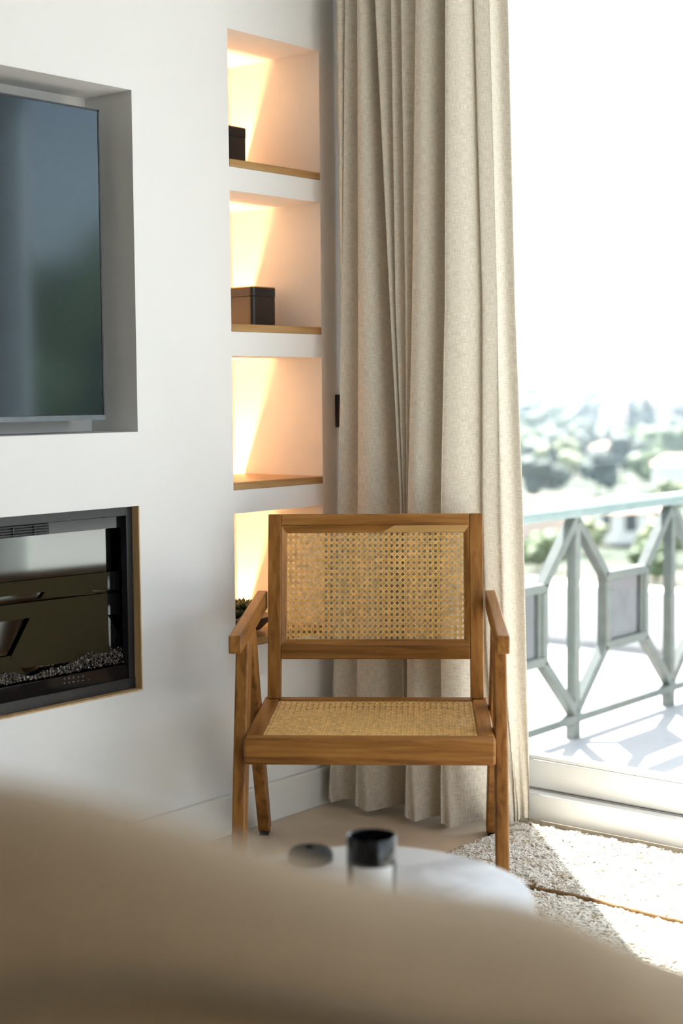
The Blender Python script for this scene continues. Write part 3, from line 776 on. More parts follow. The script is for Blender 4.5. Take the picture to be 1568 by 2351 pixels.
# splayed mitred inner frame (4 strips)
TI, TC = 0.0120, 0.0030
io = (-0.2146, 0.2146, 0.0265, 0.2998); ii = (-0.2035, 0.2035, 0.0425, 0.2862)
def strip(o0, o1, i0, i1, name, mat):
    mb = MB()
    o0f, o1f, i0f, i1f = [bk(p[0],p[1],t) for p,t in ((o0,TI),(o1,TI),(i0,TC+0.004),(i1,TC+0.004))]
    o0b, o1b, i0b, i1b = [bk(p[0],p[1],T0+0.003) for p in (o0,o1,i0,i1)]
    mb.add([o0f,o1f,i1f,i0f,o0b,o1b,i1b,i0b], [(0,1,2,3),(7,6,5,4),(0,4,5,1),(1,5,6,2),(2,6,7,3),(3,7,4,0)])
    return mb.build(name, mat, CH, bevel=0.0006)
TL,TR,BR,BL = (io[0],io[2]),(io[1],io[2]),(io[1],io[3]),(io[0],io[3])
tl,tr_,br,bl2 = (ii[0],ii[2]),(ii[1],ii[2]),(ii[1],ii[3]),(ii[0],ii[3])
# top strip in two lengths: brown on the left, pale sapwood on the right
cut_o, cut_i = (0.045, io[2]), (0.015, ii[2])
strip(TL, cut_o, tl, cut_i, 'inner_frame_strip', M['teak_x'])
strip(cut_o, TR, cut_i, tr_, 'inner_frame_strip', M['teak_sap'])['label'] = 'pale sapwood strip along the top of the cane'
strip(BR, BL, br, bl2, 'inner_frame_strip', M['teak_x'])
strip(BL, TL, bl2, tl, 'inner_frame_strip', M['teak_z'])
strip(TR, BR, tr_, br, 'inner_frame_strip', M['teak_z'])

def cane(fn, u0, u1, s0, s1, pu, ps, sag=None, skip=1.0):
    """woven cane: paired uprights, paired crosswise strands, two diagonals; fn(u,s,t)->xyz"""
    mb = MB()
    nu = max(2, round((u1-u0)/pu)); ns = max(2, round((s1-s0)/ps))
    du, ds = (u1-u0)/nu, (s1-s0)/ns
    hw, th = 0.00105, 0.0004
    def run(p, q, w, t, seg=1):
        pu_, ps_ = p; qu, qs = q
        L = math.hypot(qu-pu_, qs-ps_)
        if L < 1e-5: return
        nx, ny = -(qs-ps_)/L*w, (qu-pu_)/L*w
        pts = []
        for k in range(seg+1):
            f = k/seg; a = pu_+(qu-pu_)*f; b = ps_+(qs-ps_)*f
            pts.append((a, b))
        vs_ = []
        for a, b in pts:
            g = sag(a, b) if sag else 0.0
            vs_ += [fn(a+nx,b+ny,t-th+g), fn(a-nx,b-ny,t-th+g), fn(a-nx*0.8,b-ny*0.8,t+th+g), fn(a+nx*0.8,b+ny*0.8,t+th+g)]
        fs_ = []
        for k in range(seg):
            o = 4*k; fs_ += [(o,o+1,o+5,o+4),(o+1,o+2,o+6,o+5),(o+2,o+3,o+7,o+6),(o+3,o,o+4,o+7)]
        mb.add(vs_, fs_)
    off = 0.0017
    sg = 6 if sag else 1
    for i in range(nu+1):
        for o in (-off, off):
            x = u0+i*du+o
            if u0 <= x <= u1: run((x,s0),(x,s1),hw, 0.0 if o < 0 else 0.0004, sg)
    for j in range(ns+1):
        for o in (-off, off):
            y = s0+j*ds+o
            if s0 <= y <= s1: run((u0,y),(u1,y),hw, 0.0008 if o < 0 else -0.0006, sg)
    # diagonals cut the corners of every opening, leaving eight-sided holes
    for k in range(-ns, nu+1):
        c = k+0.5
        i0, i1 = max(0.0, c), min(float(nu), c+ns)
        if i1 <= i0: continue
        run((u0+i0*du, s0+(i0-c)*ds), (u0+i1*du, s0+(i1-c)*ds), 0.0012, 0.0014, sg)
        run((u0+i0*du, s1-(i0-c)*ds), (u0+i1*du, s1-(i1-c)*ds), 0.0012, 0.0018, sg)
    return mb
cb_ = cane(lambda u,s_,t: bk(u, s_, TC-0.001+t), ii[0]-0.003, ii[1]+0.003, ii[2]-0.003, ii[3]+0.003, 0.01235, 0.0131)
o = cb_.build('back_cane', M['cane'], CH, fix=False); o['kind'] = 'stuff'; o['label'] = 'open woven rattan cane panel of the backrest'
# darker spline bedding the cane
for seg_ in (((ii[0]+0.0015, ii[2]),(ii[0]+0.0015, ii[3])), ((ii[1]-0.0015, ii[2]),(ii[1]-0.0015, ii[3]))):
    (u0,s0),(u1,s1) = seg_
    bbox(u0-0.0012,u0+0.0012,s0,s1,TC-0.002,TC-0.0005).build('spline', M['cane'], CH)
su0, su1, sv0, sv1 = -0.2178, 0.2178, 0.1225, 0.4682
def seat_sag(a, b):
    p = (a-su0)/(su1-su0); q = (b-sv0)/(sv1-sv0)
    return -0.007*math.sin(math.pi*p)*math.sin(math.pi*q)
cs_ = cane(lambda u,v,t: cl(u, v, ZS-0.003+t), su0, su1, sv0, sv1, 0.0125, 0.0125, seat_sag)
o = cs_.build('seat_cane', M['cane'], CH, fix=False); o['kind'] = 'stuff'; o['label'] = 'tightly woven rattan cane of the seat'
# second, backing layer of cane under the seat (the seat is double caned)
cs2 = cane(lambda u,v,t: cl(u, v, ZS-0.022+t), su0, su1, sv0, sv1, 0.0125, 0.0125, seat_sag)
o = cs2.build('seat_cane_backing', M['cane'], CH, fix=False); o['kind'] = 'stuff'

# ================================================================== RUG
RX0, RX1, RY0, RY1 = 0.9, 3.055, -0.9, 1.972
rug = empty('wool_rug', (2.0, 0.5, 0.0)); tag(rug, 'cream shaggy wool rug with a thin brown line by the glass door', 'rug')
rinv = Matrix.Translation((-2.0,-0.5,0))
o = MB().box(RX0, RX1, RY0, RY1, 0.0005, 0.005).build('backing', M['rug_base'], rug); o.matrix_parent_inverse = rinv
LINE_X = 2.662
def yarns(n, x0, x1, y0, y1, hmin, hmax, rmin, rmax, lmin, lmax):
    x = rng.uniform(x0, x1, n); y = rng.uniform(y0, y1, n)
    a = math.radians(-53.5); dx, dy = x-2.791, y-2.208
    cu = dx*math.cos(a)+dy*math.sin(a); cv = -(-dx*math.sin(a)+dy*math.cos(a))
    bad = np.abs(x-LINE_X-0.004*np.sin(y*21)) < 0.0085
    bad |= (np.abs(cu) > 0.235) & (np.abs(cu) < 0.30) & (((cv > 0.47) & (cv < 0.57)) | ((cv > -0.05) & (cv < 0.04)))
    bad |= (np.abs(x-1.36) < 0.29) & (np.abs(y-1.285) < 0.10)
    bad |= (x < 1.25) & (y < 1.0) & (y > 0.3)
    x, y = x[~bad], y[~bad]; n = len(x)
    # tufts gather into small tangled clumps
    cell = np.stack([np.floor(x/0.022), np.floor(y/0.017)], 1)
    hsh = np.abs(np.sin(cell[:,0]*127.1+cell[:,1]*311.7)*43758.5453) % 1.0
    hs2 = np.abs(np.sin(cell[:,0]*269.5+cell[:,1]*183.3)*43758.5453) % 1.0
    th = rng.uniform(0, 6.283, n); h = rng.uniform(hmin, hmax, n)*(0.65+0.7*hsh); r = rng.uniform(rmin, rmax, n); L = rng.uniform(lmin, lmax, n)
    d = np.stack([np.cos(th), np.sin(th), np.zeros(n)], 1); sd = np.stack([-np.sin(th), np.cos(th), np.zeros(n)], 1)
    c = np.stack([x, y, np.zeros(n)], 1); up = np.array([0, 0, 1.0])
    bend = rng.normal(0, 0.25, n)[:,None]*L[:,None]*sd
    ctr = [c - d*L[:,None]*0.5 + up*0.004, c + bend*0.5 - d*L[:,None]*0.1 + up*(0.0035+h)[:,None], c + d*L[:,None]*0.35 + bend + up*(0.0045+h*0.75)[:,None], c + d*L[:,None]*0.55 + bend*1.3 + up*(0.004+h*0.35)[:,None]]
    rad = [0.8, 1.15, 1.0, 0.45]
    V = np.zeros((n, 16, 3))
    for k in range(4):
        for m in range(4):
            q = math.pi/4+m*math.pi/2
            V[:, k*4+m] = ctr[k] + sd*(r*rad[k]*math.cos(q))[:,None]*1.25 + up*(r*rad[k]*math.sin(q))[:,None]
    V[:, :, 2] = np.maximum(V[:, :, 2], 0.0025)
    fq = [(k*4+m, k*4+(m+1)%4, (k+1)*4+(m+1)%4, (k+1)*4+m) for k in range(3) for m in range(4)] + [(12,13,14,15)]
    Fq = (np.array(fq)[None] + (np.arange(n)*16)[:,None,None]).reshape(-1, 4)
    tone = np.clip(rng.normal(0.66, 0.2, n) - 0.55*(hs2 > 0.86), 0, 1)
    return V.reshape(-1, 3), Fq, np.repeat(tone, 16)
def pile(name, parts, mat):
    o_ = 0; Vs = []; Fs = []; As = []
    for v_, f_, a_ in parts: Vs.append(v_); Fs.append(f_+o_); As.append(a_); o_ += len(v_)
    V = np.concatenate(Vs).astype(np.float32); Fq = np.concatenate(Fs).astype(np.int32); A = np.concatenate(As).astype(np.float32)
    me = bpy.data.meshes.new(name)
    me.vertices.add(len(V)); me.vertices.foreach_set('co', V.ravel())
    me.loops.add(Fq.size); me.loops.foreach_set('vertex_index', Fq.ravel())
    me.polygons.add(len(Fq)); me.polygons.foreach_set('loop_start', np.arange(0, Fq.size, 4, dtype=np.int32))
    me.polygons.foreach_set('use_smooth', np.ones(len(Fq), dtype=bool))
    me.update(calc_edges=True); me.validate()
    at = me.attributes.new('tuft', 'FLOAT', 'POINT'); at.data.foreach_set('value', A)
    me.materials.append(mat)
    o = bpy.data.objects.new(name, me); COL.objects.link(o); o.parent = rug; o.matrix_parent_inverse = rinv
    o['kind'] = 'stuff'; return o
pile('wool_pile', [yarns(44000, LINE_X, RX1, 0.75, RY1, 0.003, 0.010, 0.0012, 0.0024, 0.012, 0.026),
                   yarns(32000, 2.0, LINE_X, 0.65, RY1, 0.002, 0.006, 0.0012, 0.0022, 0.012, 0.026),
                   yarns(7000, RX0, 2.0, 0.65, RY1, 0.002, 0.006, 0.003, 0.005, 0.014, 0.03),
                   yarns(8000, RX0, RX1, RY0, 0.75, 0.002, 0.006, 0.004, 0.006, 0.016, 0.034)], M['rug'])
mb = MB()
yy = RY0
pts = []
while yy < RY1-0.004:
    pts.append((LINE_X+0.004*math.sin(yy*21)+random.uniform(-0.001,0.001), yy, 0.0085+random.uniform(-0.001,0.001))); yy += 0.012
mb.tube(pts, 0.0052, 6)
o = mb.build('brown_yarn_line', M['rug_line'], rug, smooth=True); o.matrix_parent_inverse = rinv; o['label'] = 'thin brown yarn line across the pile'

# ================================================================== COFFEE TABLE AND CANDLE
TBZ = 0.36
tb = empty('coffee_table', (1.36, 1.285, 0.0)); tag(tb, 'oval coffee table with pale marble top between sofa and armchair', 'table')
TA, TB_ = 0.463, 0.268
def oval(sc, n=72, e=2.4):
    out = []
    for k in range(n):
        a = 2*math.pi*k/n; c, s = math.cos(a), math.sin(a)
        out.append((math.copysign(abs(c)**(2/e), c)*(TA+sc), math.copysign(abs(s)**(2/e), s)*(TB_+sc)))
    return out
def stack(levels, n=72):
    mb = MB(); vs_ = []; fs_ = []
    for sc, z in levels: vs_ += [(a,b,z) for a,b in oval(sc, n)]
    m = len(levels)
    fs_ = [(i*n+k, i*n+(k+1)%n, (i+1)*n+(k+1)%n, (i+1)*n+k) for i in range(m-1) for k in range(n)]
    fs_ += [tuple(range(n-1,-1,-1)), tuple((m-1)*n+k for k in range(n))]
    return mb.add(vs_, fs_)
lev = [(-0.016, TBZ-0.034), (-0.006, TBZ-0.031), (0, TBZ-0.022), (0, TBZ-0.012), (-0.004, TBZ-0.004), (-0.012, TBZ)]
o = stack(lev).build('table_top', M['marble'], tb, smooth=True)
o.data.set_sharp_from_angle(angle=math.radians(60))
stack([(-0.20,0.0065),(-0.19,0.02),(-0.215,0.10),(-0.215,0.22),(-0.18,TBZ-0.0345)]).build('pedestal', M['marble'], tb, smooth=True).data.set_sharp_from_angle(angle=math.radians(60))

cpos = onz(853, 1919, TBZ+0.083)
cd = empty('candle_jar', (cpos[0], cpos[1], TBZ)); tag(cd, 'black glass candle jar with white label on the coffee table', 'candle')
prof = [(0.020,0.0004),(0.0315,0.0004),(0.0335,0.003),(0.0338,0.083),(0.0325,0.0845),(0.0305,0.083),(0.0303,0.045),(0.001,0.045)]
MB().lathe(prof, 48).build('jar', M['black_gloss'], cd, smooth=True).data.set_sharp_from_angle(angle=math.radians(50))
ca = math.atan2(-cpos[1], -cpos[0]) + math.radians(4)
vs_ = []; n = 16; hw_ = math.radians(50)
for z in (0.006, 0.049):
    for k in range(n+1):
        a = ca - hw_ + 2*hw_*k/n
        vs_.append((0.0343*math.cos(a), 0.0343*math.sin(a), z))
vi_ = [(x*0.988, y*0.988, z) for x,y,z in vs_]
mb = MB().add(vs_, [(k,k+1,n+2+k,n+1+k) for k in range(n)])
mb.build('paper_label', M['label'], cd, smooth=True)
MB().lathe([(0.001,0.0455),(0.0300,0.0455),(0.0300,0.050),(0.001,0.0505)], 32).build('wax', M['wax'], cd, smooth=True)
MB().tube([(0,0,0.050),(0.001,0,0.058),(0.0025,0.001,0.064)], 0.0008, 6).build('wick', M['label'], cd)

lp = onz(713, 1950, TBZ+0.016)
ld = empty('candle_cover', (lp[0], lp[1], TBZ)); tag(ld, 'low round black candle cover lying left of the jar on the coffee table', 'candle cover')
MB().lathe([(0.030,0.0004),(0.0325,0.0015),(0.0325,0.012),(0.029,0.0165),(0.018,0.0185),(0.001,0.019)], 40).build('disc', M['cover_black'], ld, smooth=True)
MB().lathe([(0.005,0.019),(0.006,0.021),(0.005,0.023),(0.001,0.0235)], 20).build('knob', M['cover_black'], ld, smooth=True)

# ================================================================== SOFA (foreground)
sf = empty('sofa', (0.0, 0.62, 0.0)); tag(sf, 'sand coloured sofa seen from behind with a sloping rounded back, out of focus', 'sofa')
sinv = Matrix.Translation((0,-0.62,0))
def sofa_part(mb, name, mat, **kw):
    o = mb.build(name, mat, **kw); o.parent = sf; o.matrix_parent_inverse = sinv; return o
SXK = [-0.05, 0.02, 0.15, 0.385, 0.482, 0.607, 0.793, 0.879, 0.983, 1.10, 1.22]
SZK = [0.905, 0.92, 0.93, 0.888, 0.846, 0.788, 0.722, 0.675, 0.625, 0.575, 0.535]
def rim(x): return float(np.interp(x, SXK, SZK))
xs_ = np.linspace(-0.05, 1.22, 70)
# smooth the rim
rz = np.array([rim(x) for x in xs_]); rz = np.convolve(np.pad(rz, 2, mode='edge'), np.ones(5)/5, 'valid')
prof_b = []   # (y, dz from rim or absolute) around the back cushion section
vs_ = []; NPF = 0
for x, zt in zip(xs_, rz):
    endf = min(1.0, (x+0.05)/0.05, (1.22-x)/0.05); endf = max(0.0, endf)
    sh = math.sqrt(max(0.02, 1-(1-endf)**2))
    sec = []
    R = 0.085
    yc = 0.500
    RV = 0.125
    a0 = math.pi - math.asin(0.060/RV)     # seam angle on the camera side
    for k in range(17):
        a = a0*(1.0 - k/16)
        sec.append((yc + R*math.cos(a)*sh, zt - RV + RV*math.sin(a)*sh))
    ys_ = sec[0][0]; zs_ = sec[0][1]
    sec = [(yc+0.0, 0.10), (yc-0.02, 0.30), (ys_+0.022, min(zs_-0.03, max(0.36, zt-0.24))), (ys_+0.010, zs_-0.014)] + sec + [(yc+R*sh+0.03, max(0.355, zt-0.30)), (yc+R*sh+0.03, 0.10)]
    NPF = len(sec)
    vs_ += [(x, y, z) for y, z in sec]
mb = MB(); fs_ = []
for i in range(len(xs_)-1):
    for k in range(NPF):
        k2 = (k+1) % NPF
        fs_.append((i*NPF+k, i*NPF+k2, (i+1)*NPF+k2, (i+1)*NPF+k))
fs_ += [tuple(range(NPF)), tuple((len(xs_)-1)*NPF+k for k in range(NPF-1,-1,-1))]
mb.add(vs_, fs_)
o = sofa_part(mb, 'backrest', M['sofa'], smooth=True); o.data.set_sharp_from_angle(angle=math.radians(70))
pp = [(x, 0.500-0.0765, z-0.068) for x, z in zip(xs_[1:-1], rz[1:-1])]
pm = MB().tube(pp, 0.0055, 8).build('piping', M['sofa_piping'], o, smooth=True)
# seat, base, cushions, arm, legs
def pillow(x0,x1,y0,y1,z0,z1):
    return MB().box(x0,x1,y0,y1,z0,z1)
sofa_part(pillow(-0.03, 1.14, 0.622, 0.93, 0.10, 0.24), 'seat_base', M['sofa'], bevel=0.03, seg=4)
for k in range(2):
    sofa_part(pillow(-0.02+k*0.578, -0.02+k*0.578+0.575, 0.622, 0.955, 0.245, 0.40), 'seat_cushion', M['sofa'], bevel=0.045, seg=5)
for lx in (0.06, 1.05):
    for ly in (0.50, 0.86):
        sofa_part(MB().lathe([(0.018,0.007),(0.022,0.1)], 16, (lx, ly, 0)), 'leg', M['teak_z'], smooth=True)

# ================================================================== BALUSTRADE
RYP = 2.959
ra = empty('balustrade', (6.0, RYP, TZ)); tag(ra, 'grey metal terrace balustrade with hexagon pattern and square medallions', 'railing')
rv = Matrix.Translation((-6.0, -RYP, -TZ))
def rpart(mb, name, mat, parent=None, **kw):
    o = mb.build(name, mat, **kw); o.parent = parent or ra
    o.matrix_parent_inverse = rv; return o
HY = 0.021
def rbar(p, q, w, y0=RYP-HY, y1=RYP+HY):
    (x0,z0),(x1,z1) = p,q; L = math.hypot(x1-x0, z1-z0); nx, nz = -(z1-z0)/L*w/2, (x1-x0)/L*w/2
    poly = [(x0+nx,z0+nz),(x1+nx,z1+nz),(x1-nx,z1-nz),(x0-nx,z0-nz)]
    return MB().prism(poly, lambda a,b,t: (a,t,b), y0, y1)
PER, AP0 = 0.749, 4.919
ZT, ZB = 0.600, -0.200
RX_A, RX_B = 3.42, 10.9
rpart(MB().box(RX_A, RX_B, RYP-0.035, RYP+0.035, ZT-0.030, ZT), 'top_rail', M['rail_top'], bevel=0.006)
rpart(MB().box(RX_A, RX_B, RYP-HY, RYP+HY, ZB, ZB+0.030), 'bottom_rail', M['rail'], bevel=0.004)
# horizontal glass handrail cap, seen as a pale green edge
rpart(MB().box(RX_A, RX_B, RYP-0.040, RYP+0.040, ZT+0.0005, ZT+0.012), 'glass_cap', simple('pale_green_cap', (0.40,0.52,0.49), 0.15, noise_scale=10, noise_amt=0.05), bevel=0.003)
mw, mz1, mz0 = 0.152, 0.345, 0.045
k = -2
while AP0+k*PER < RX_B:
    x = AP0+k*PER
    if x > RX_A:
        rpart(rbar((x,ZB+0.03),(x,ZT-0.03),0.036, RYP-0.020, RYP+0.020), 'post', M['rail'], bevel=0.003)
        rpart(MB().box(x-0.02, x+0.02, RYP-0.02, RYP+0.02, TZ, ZB), 'foot_block', M['rail'])
    mx_ = x+PER/2
    if mx_-mw > RX_A and mx_+mw < RX_B:
        for sx in (-1, 1):
            ax = x if sx < 0 else x+PER
            if RX_A < ax < RX_B:
                rpart(rbar((mx_+sx*mw, mz1-0.012),(ax+ -sx*-0.0, ZT-0.035),0.034), 'brace', M['rail'], bevel=0.003)
                rpart(rbar((mx_+sx*mw, mz0+0.012),(ax, ZB+0.035),0.034), 'brace', M['rail'], bevel=0.003)
        md = rpart(rbar((mx_-mw-0.017,mz1-0.017),(mx_+mw+0.017,mz1-0.017),0.034), 'medallion_frame', M['rail'], bevel=0.003)
        for pq in (((mx_-mw-0.017,mz0+0.017),(mx_+mw+0.017,mz0+0.017)), ((mx_-mw,mz0+0.034),(mx_-mw,mz1-0.034)), ((mx_+mw,mz0+0.034),(mx_+mw,mz1-0.034))):
            rbar(*pq, 0.034).build('frame_bar', M['rail'], md, bevel=0.003)
        MB().box(mx_-mw+0.017, mx_+mw-0.017, RYP-0.004, RYP+0.004, mz0+0.034, mz1-0.034).build('medallion_pane', M['rail_pane'], md)
        for sx in (-1, 1):
            MB().box(mx_+sx*(mw-0.028)-0.011, mx_+sx*(mw-0.028)+0.011, RYP-0.014, RYP+0.014, mz0+0.034, mz1-0.034).build('frame_bar', M['rail'], md)
    k += 1

# ================================================================== OUTSIDE
# lower white terrace with a parapet
low = MB().box(5.5, 10.24, 3.2, 16.0, -1.05, -0.85).build('lower_terrace', M['terrace'])
tag(low, kind='structure', label='white lower terrace beyond the balustrade')
pz = -0.42
px0 = atd(1250, 1377, 11.6)
par = MB().box(9.9, 10.2, 3.3, 15.5, -0.85, pz).build('parapet_wall', M['parapet'], bevel=0.02)
tag(par, 'low white rendered parapet wall beyond the balustrade', 'parapet')

def gz(r):
    return float(np.interp(r, [0, 12, 30, 60, 100, 200, 400, 700, 1100, 1400, 2200], [-4, -4, -6, -8, -9.8, -13.5, -17, -14, -5, 0.5, -6]))
def build_ground():
    vs_ = []; fs_ = []
    rs = np.concatenate([np.linspace(12, 60, 12), np.linspace(75, 400, 20), np.linspace(440, 2200, 34)])
    th = np.radians(np.linspace(-75, 85, 120))
    for r in rs:
        for t in th:
            nz = mnoise.noise(Vector((r*math.cos(t)*0.012, r*math.sin(t)*0.012, 0)))*min(4.0, r*0.008)
            nz += mnoise.noise(Vector((t*6.0, 2.0, 5.0)))*min(9.0, max(0, (r-800)*0.02))
            vs_.append((r*math.cos(t), r*math.sin(t), gz(r)+nz))
    W = len(th)
    for i in range(len(rs)-1):
        for j in range(W-1): fs_.append((i*W+j, i*W+j+1, (i+1)*W+j+1, (i+1)*W+j))
    o = MB().add(vs_, fs_).build('ground', M['ground'], smooth=True)
    return tag(o, kind='structure', label='green hillside falling away beyond the terrace and rising to a far ridge')
build_ground()

hz, hnt, hb, hout = new_mat('valley_haze'); hnt.nodes.remove(hb)
hv_ = N(hnt, 'ShaderNodeVolumeScatter'); hv_.inputs['Color'].default_value = (0.24, 0.285, 0.33, 1); hv_.inputs['Density'].default_value = 0.0010; hv_.inputs['Anisotropy'].default_value = 0.2
hnt.links.new(hv_.outputs[0], hout.inputs['Volume'])
haze = MB().box(40, 2300, -900, 1900, -80, 50).build('valley_haze', hz)
tag(haze, kind='stuff', label='thin bluish haze lying over the valley')

def crown_mesh(seed, lobes, cyp=False):
    r_ = random.Random(seed); mb = MB()
    bm = bmesh.new(); bmesh.ops.create_icosphere(bm, subdivisions=2, radius=1.0)
    V = [v.co.copy() for v in bm.verts]; Fc = [tuple(v.index for v in f.verts) for f in bm.faces]; bm.free()
    for i in range(lobes):
        if cyp: c = Vector((r_.uniform(-.06,.06), r_.uniform(-.06,.06), 0.12+0.8*i/(lobes-1))); rad = 0.17*(1.15-0.95*i/(lobes-1))
        else:
            c = Vector((r_.uniform(-.34,.34), r_.uniform(-.34,.34), r_.uniform(0.38,0.82))); rad = r_.uniform(0.17,0.28)
        vs_ = []
        for v in V:
            d = 1+0.42*mnoise.noise(v*2.3+Vector((seed*3.1+i*1.7, i*2.3, 0)))+0.2*mnoise.noise(v*6+Vector((i, seed, 3)))
            vs_.append(c+Vector((v.x, v.y, v.z*(1.5 if cyp else 0.85)))*rad*d)
        mb.add(vs_, Fc)
    return mb
def tree(u, v_base, dist, h, mat, label, seed, cyp=False, wide=1.0, pos=None):
    if pos is None:
        p = atd(u, 1000, dist); x, y = p[0], p[1]
        z = gz(math.hypot(x, y))-0.3
    else: x, y, z = pos
    t = empty('cypress_tree' if cyp else 'leafy_tree', (x, y, z)); tag(t, label, 'tree', 'trees on the hillside')
    mb = crown_mesh(seed, 9 if cyp else 12, cyp)
    mb.v = [(a*h*wide, b*h*wide, c*h) for a,b,c in mb.v]
    mb.build('crown', M[mat], t, fix=False)
    MB().tube([(0,0,0),(0.01*h,0,0.3*h),(0,0.01*h,0.6*h)], [0.035*h,0.025*h,0.012*h], 8).build('trunk', M['bark'], t)
    return t
def house(u, dist, w, d, h, rot, wall_m, label, seed, zoff=0.0, roof_h=0.28):
    p = atd(u, 1000, dist); x, y = p[0], p[1]; z = gz(math.hypot(x, y)) - 0.4 + zoff
    t = empty('hillside_house', (x, y, z), rot); tag(t, label, 'house', 'houses on the hillside')
    MB().box(-w/2, w/2, -d/2, d/2, 0, h).build('walls', M[wall_m], t)
    rh = w*roof_h; e = 0.3
    mb = MB().add([(-w/2-e,-d/2-e,h),(w/2+e,-d/2-e,h),(w/2+e,d/2+e,h),(-w/2-e,d/2+e,h),(-w/2*0.55,0,h+rh),(w/2*0.55,0,h+rh)],
                  [(3,2,1,0),(0,1,5,4),(1,2,5),(2,3,4,5),(3,0,4)])
    mb.build('roof', M['roof_tile'], t)
    n = max(2, int(w/3))
    for i in range(n):
        for fl in range(max(1, int(h/2.9))):
            xx = -w/2+(i+0.5)*w/n; zz = 0.9+fl*2.8
            if zz+1.2 < h: MB().box(xx-0.55, xx+0.55, -d/2-0.05, -d/2+0.05, zz, zz+1.3).build('window', M['dark_window'], t)
    for i in range(2):
        yy = -d/2+(i+0.5)*d/2
        MB().box(-w/2-0.05, -w/2+0.05, yy-0.5, yy+0.5, 0.9, 2.1).build('window', M['dark_window'], t)
    return t
FACE = YAW+math.pi/2*1.0 - math.pi   # house fronts roughly towards the camera
HS = [(1400, 330, 7, 6, 4.2, 0.3, 'house_white', 'small white house just above the rail among dark trees', 0.5),
      (1562, 205, 7, 6, 4.0, -0.15, 'house_white', 'nearest white house at the right edge above the rail', 1.0),
      (1515, 640, 15, 9, 6.5, -0.2, 'house_pink', 'pink house with clay roof right of the tall cypress', 4.0),
      (1408, 560, 8, 8, 6.0, 0.1, 'house_pink', 'small pink house left of the tall cypress', 3.0),
      (1465, 760, 12, 9, 6.0, 0.0, 'house_white', 'white house in front of the far ridge', 4.0),
      (1300, 720, 12, 9, 6.0, 0.25, 'house_white', 'pale house at the left end of the valley', 3.0),
      (1395, 1180, 16, 10, 6.0, 0.1, 'house_white', 'tiny white house high on the far ridge', 2.0),
      (1432, 118, 5.2, 5, 2.3, 0.5, 'house_white', 'low white garden house seen through the balustrade', 0.4),
      (1260, 130, 6.0, 5, 2.0, 0.2, 'house_pink', 'low pink outbuilding behind the left part of the balustrade', 0.2)]
for i, (u, dist, w_, d_, h_, ro, wm, lb, zo) in enumerate(HS):
    house(u, dist, w_, d_, h_, FACE+ro, wm, lb, i, zo, 0.2)
TR = [(1232, 190, 6.6, 'leaf_dark', 0, 1.0, 'broad dark tree rising beside the curtain'),
      (1268, 240, 8.0, 'leaf_dark', 1, 1.0, 'slim dark cypress left of the middle'),
      (1372, 215, 6.6, 'leaf_dark', 0, 0.8, 'dark evergreen tree just above the rail'),
      (1432, 260, 8.6, 'leaf_dark', 0, 0.8, 'taller dark evergreen right of the small white house'),
      (1500, 232, 6.4, 'leaf_mid', 0, 1.0, 'bright green round tree right of the dark evergreens'),
      (1325, 250, 6.0, 'leaf_pale', 0, 1.0, 'olive green tree behind the middle post'),
      (1452, 480, 15.0, 'leaf_dark', 1, 0.8, 'tall cypress between the two pink houses'),
      (1487, 520, 17.0, 'leaf_dark', 1, 0.8, 'tallest cypress beside the larger pink house'),
      (1545, 160, 4.4, 'leaf_pale', 0, 1.1, 'pale olive tree at the right edge just under the rail'),
      (1540, 95, 3.4, 'leaf_pale', 0, 1.2, 'olive bush seen through the balustrade at right'),
      (1505, 80, 2.4, 'leaf_mid', 0, 1.2, 'green bush behind the square medallion'),
      (1240, 88, 2.8, 'leaf_mid', 0, 1.1, 'green bush behind the left end of the balustrade'),
      (1345, 105, 2.8, 'leaf_pale', 0, 1.2, 'pale bush seen through the middle of the balustrade')]
for i, (u, dist, h, mt, cy_, wd, lb) in enumerate(TR):
    tree(u, 0, dist, h, mt, lb, i+1, bool(cy_), wd)
# woods on the slopes: copies of a few crowns
protos = []
for i, (mt, cyp, seed) in enumerate((('leaf_dark',0,61),('leaf_mid',0,62),('leaf_pale',0,63),('leaf_dark',1,64))):
    mb = crown_mesh(seed, 9 if cyp else 12, bool(cyp)); me = bpy.data.meshes.new('crown'); me.from_pydata(mb.v, [], mb.f); me.materials.append(M[mt]); protos.append(me)
tm = bpy.data.meshes.new('trunk'); tmb = MB().tube([(0,0,0),(0.01,0,0.3),(0,0.01,0.6)], [0.035,0.025,0.012], 6); tm.from_pydata(tmb.v, [], tmb.f); tm.materials.append(M['bark'])
rw = random.Random(21)
used = [(1400,330,9),(1562,205,7),(1515,640,15),(1408,560,9),(1465,760,12),(1300,720,12),(1395,1180,16)] + [(t_[0], t_[1], t_[2]) for t_ in TR if t_[1] > 180]
used = [(atd(u, 1000, d)[0], atd(u, 1000, d)[1], w_) for u, d, w_ in used]
placed = 0; tries = 0; woods = []
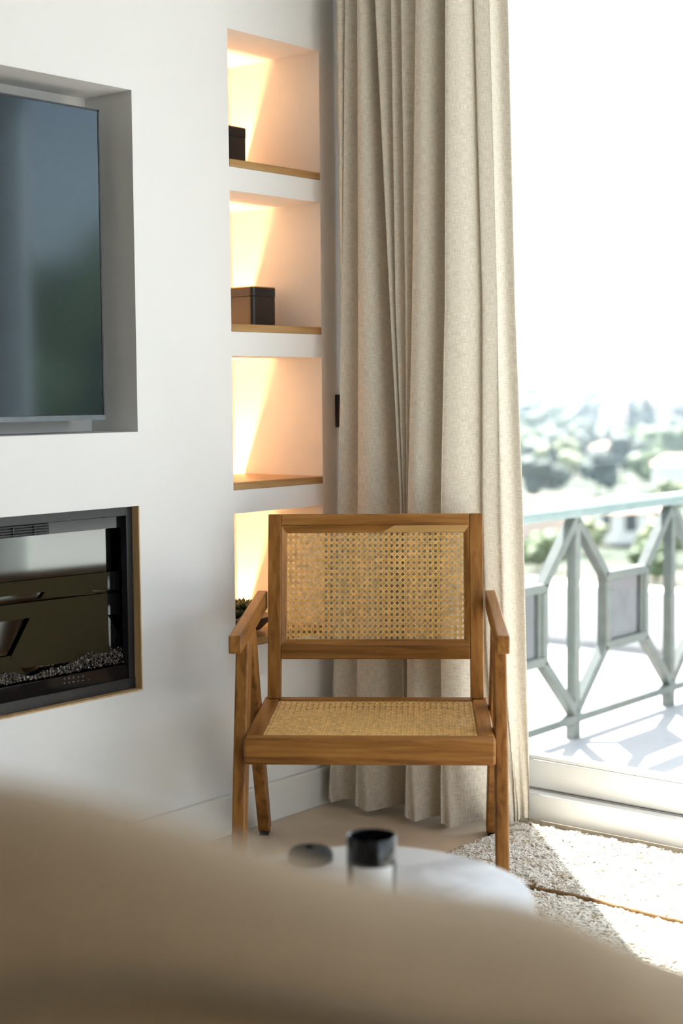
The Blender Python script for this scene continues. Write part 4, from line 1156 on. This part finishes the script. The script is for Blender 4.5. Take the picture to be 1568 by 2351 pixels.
while placed < 90 and tries < 4000:
    tries += 1
    u = rw.uniform(1195, 1590); dist = 290*(1350/290)**rw.random()
    h = rw.uniform(6, 9.5)*(1.0 if dist < 600 else 1.35)
    p = atd(u, 1000, dist)
    if any(math.hypot(p[0]-a, p[1]-b) < 0.70*(h+c) for a, b, c in used): continue
    used.append((p[0], p[1], h)); k = rw.choice((0,0,1,1,2,3))
    t = empty('cypress_tree' if k == 3 else 'leafy_tree', (p[0], p[1], gz(math.hypot(p[0], p[1]))-0.4), rw.uniform(0, 6.28))
    woods.append((u, t, k, 'far' if dist > 650 else 'near'))
    c = bpy.data.objects.new('crown', protos[k]); COL.objects.link(c); c.parent = t; c.scale = (h, h, h)
    c = bpy.data.objects.new('trunk', tm); COL.objects.link(c); c.parent = t; c.scale = (h, h, h)
    placed += 1
ORD = ['leftmost', 'second', 'third', 'fourth', 'fifth', 'sixth', 'seventh', 'eighth', 'ninth', 'tenth', 'eleventh', 'twelfth', 'thirteenth', 'fourteenth', 'fifteenth', 'sixteenth', 'seventeenth', 'eighteenth', 'nineteenth', 'twentieth', 'twenty-first', 'twenty-second', 'twenty-third', 'twenty-fourth', 'twenty-fifth', 'twenty-sixth', 'twenty-seventh', 'twenty-eighth', 'twenty-ninth', 'thirtieth']
for k in range(4):
    kind_ = ('dark evergreen', 'mid green', 'pale olive green', 'slim cypress')[k]
    for far in ('far', 'near'):
        row = sorted([w_ for w_ in woods if w_[2] == k and w_[3] == far], key=lambda w_: w_[0])
        for n_, w_ in enumerate(row):
            pos_ = ORD[n_] if n_ == 0 else ORD[n_] + ' from the left'
            tag(w_[1], f'hazy {kind_} tree, {pos_} on the {"far ridge" if far == "far" else "valley floor"}', 'tree', f'{kind_} trees of the {far} woods')

# tall garden trees at the side of the terrace, seen as dark shapes in the television
for i, (x, y, h, cyp) in enumerate(((12.1, -7.9, 7.4, True), (19.5, -17.0, 9.0, False), (20.5, -6.0, 6.2, False))):
    lb = ['dark cypress beyond the terrace, mirrored in the television', 'large leafy garden tree far beyond the terrace, out of view', 'round garden tree beside the dark cypress, out of view'][i]
    tree(0, 0, 0, h, 'leaf_dark' if i != 1 else 'leaf_mid', lb, 40+i, cyp, 1.0, (x, y, -4.2))
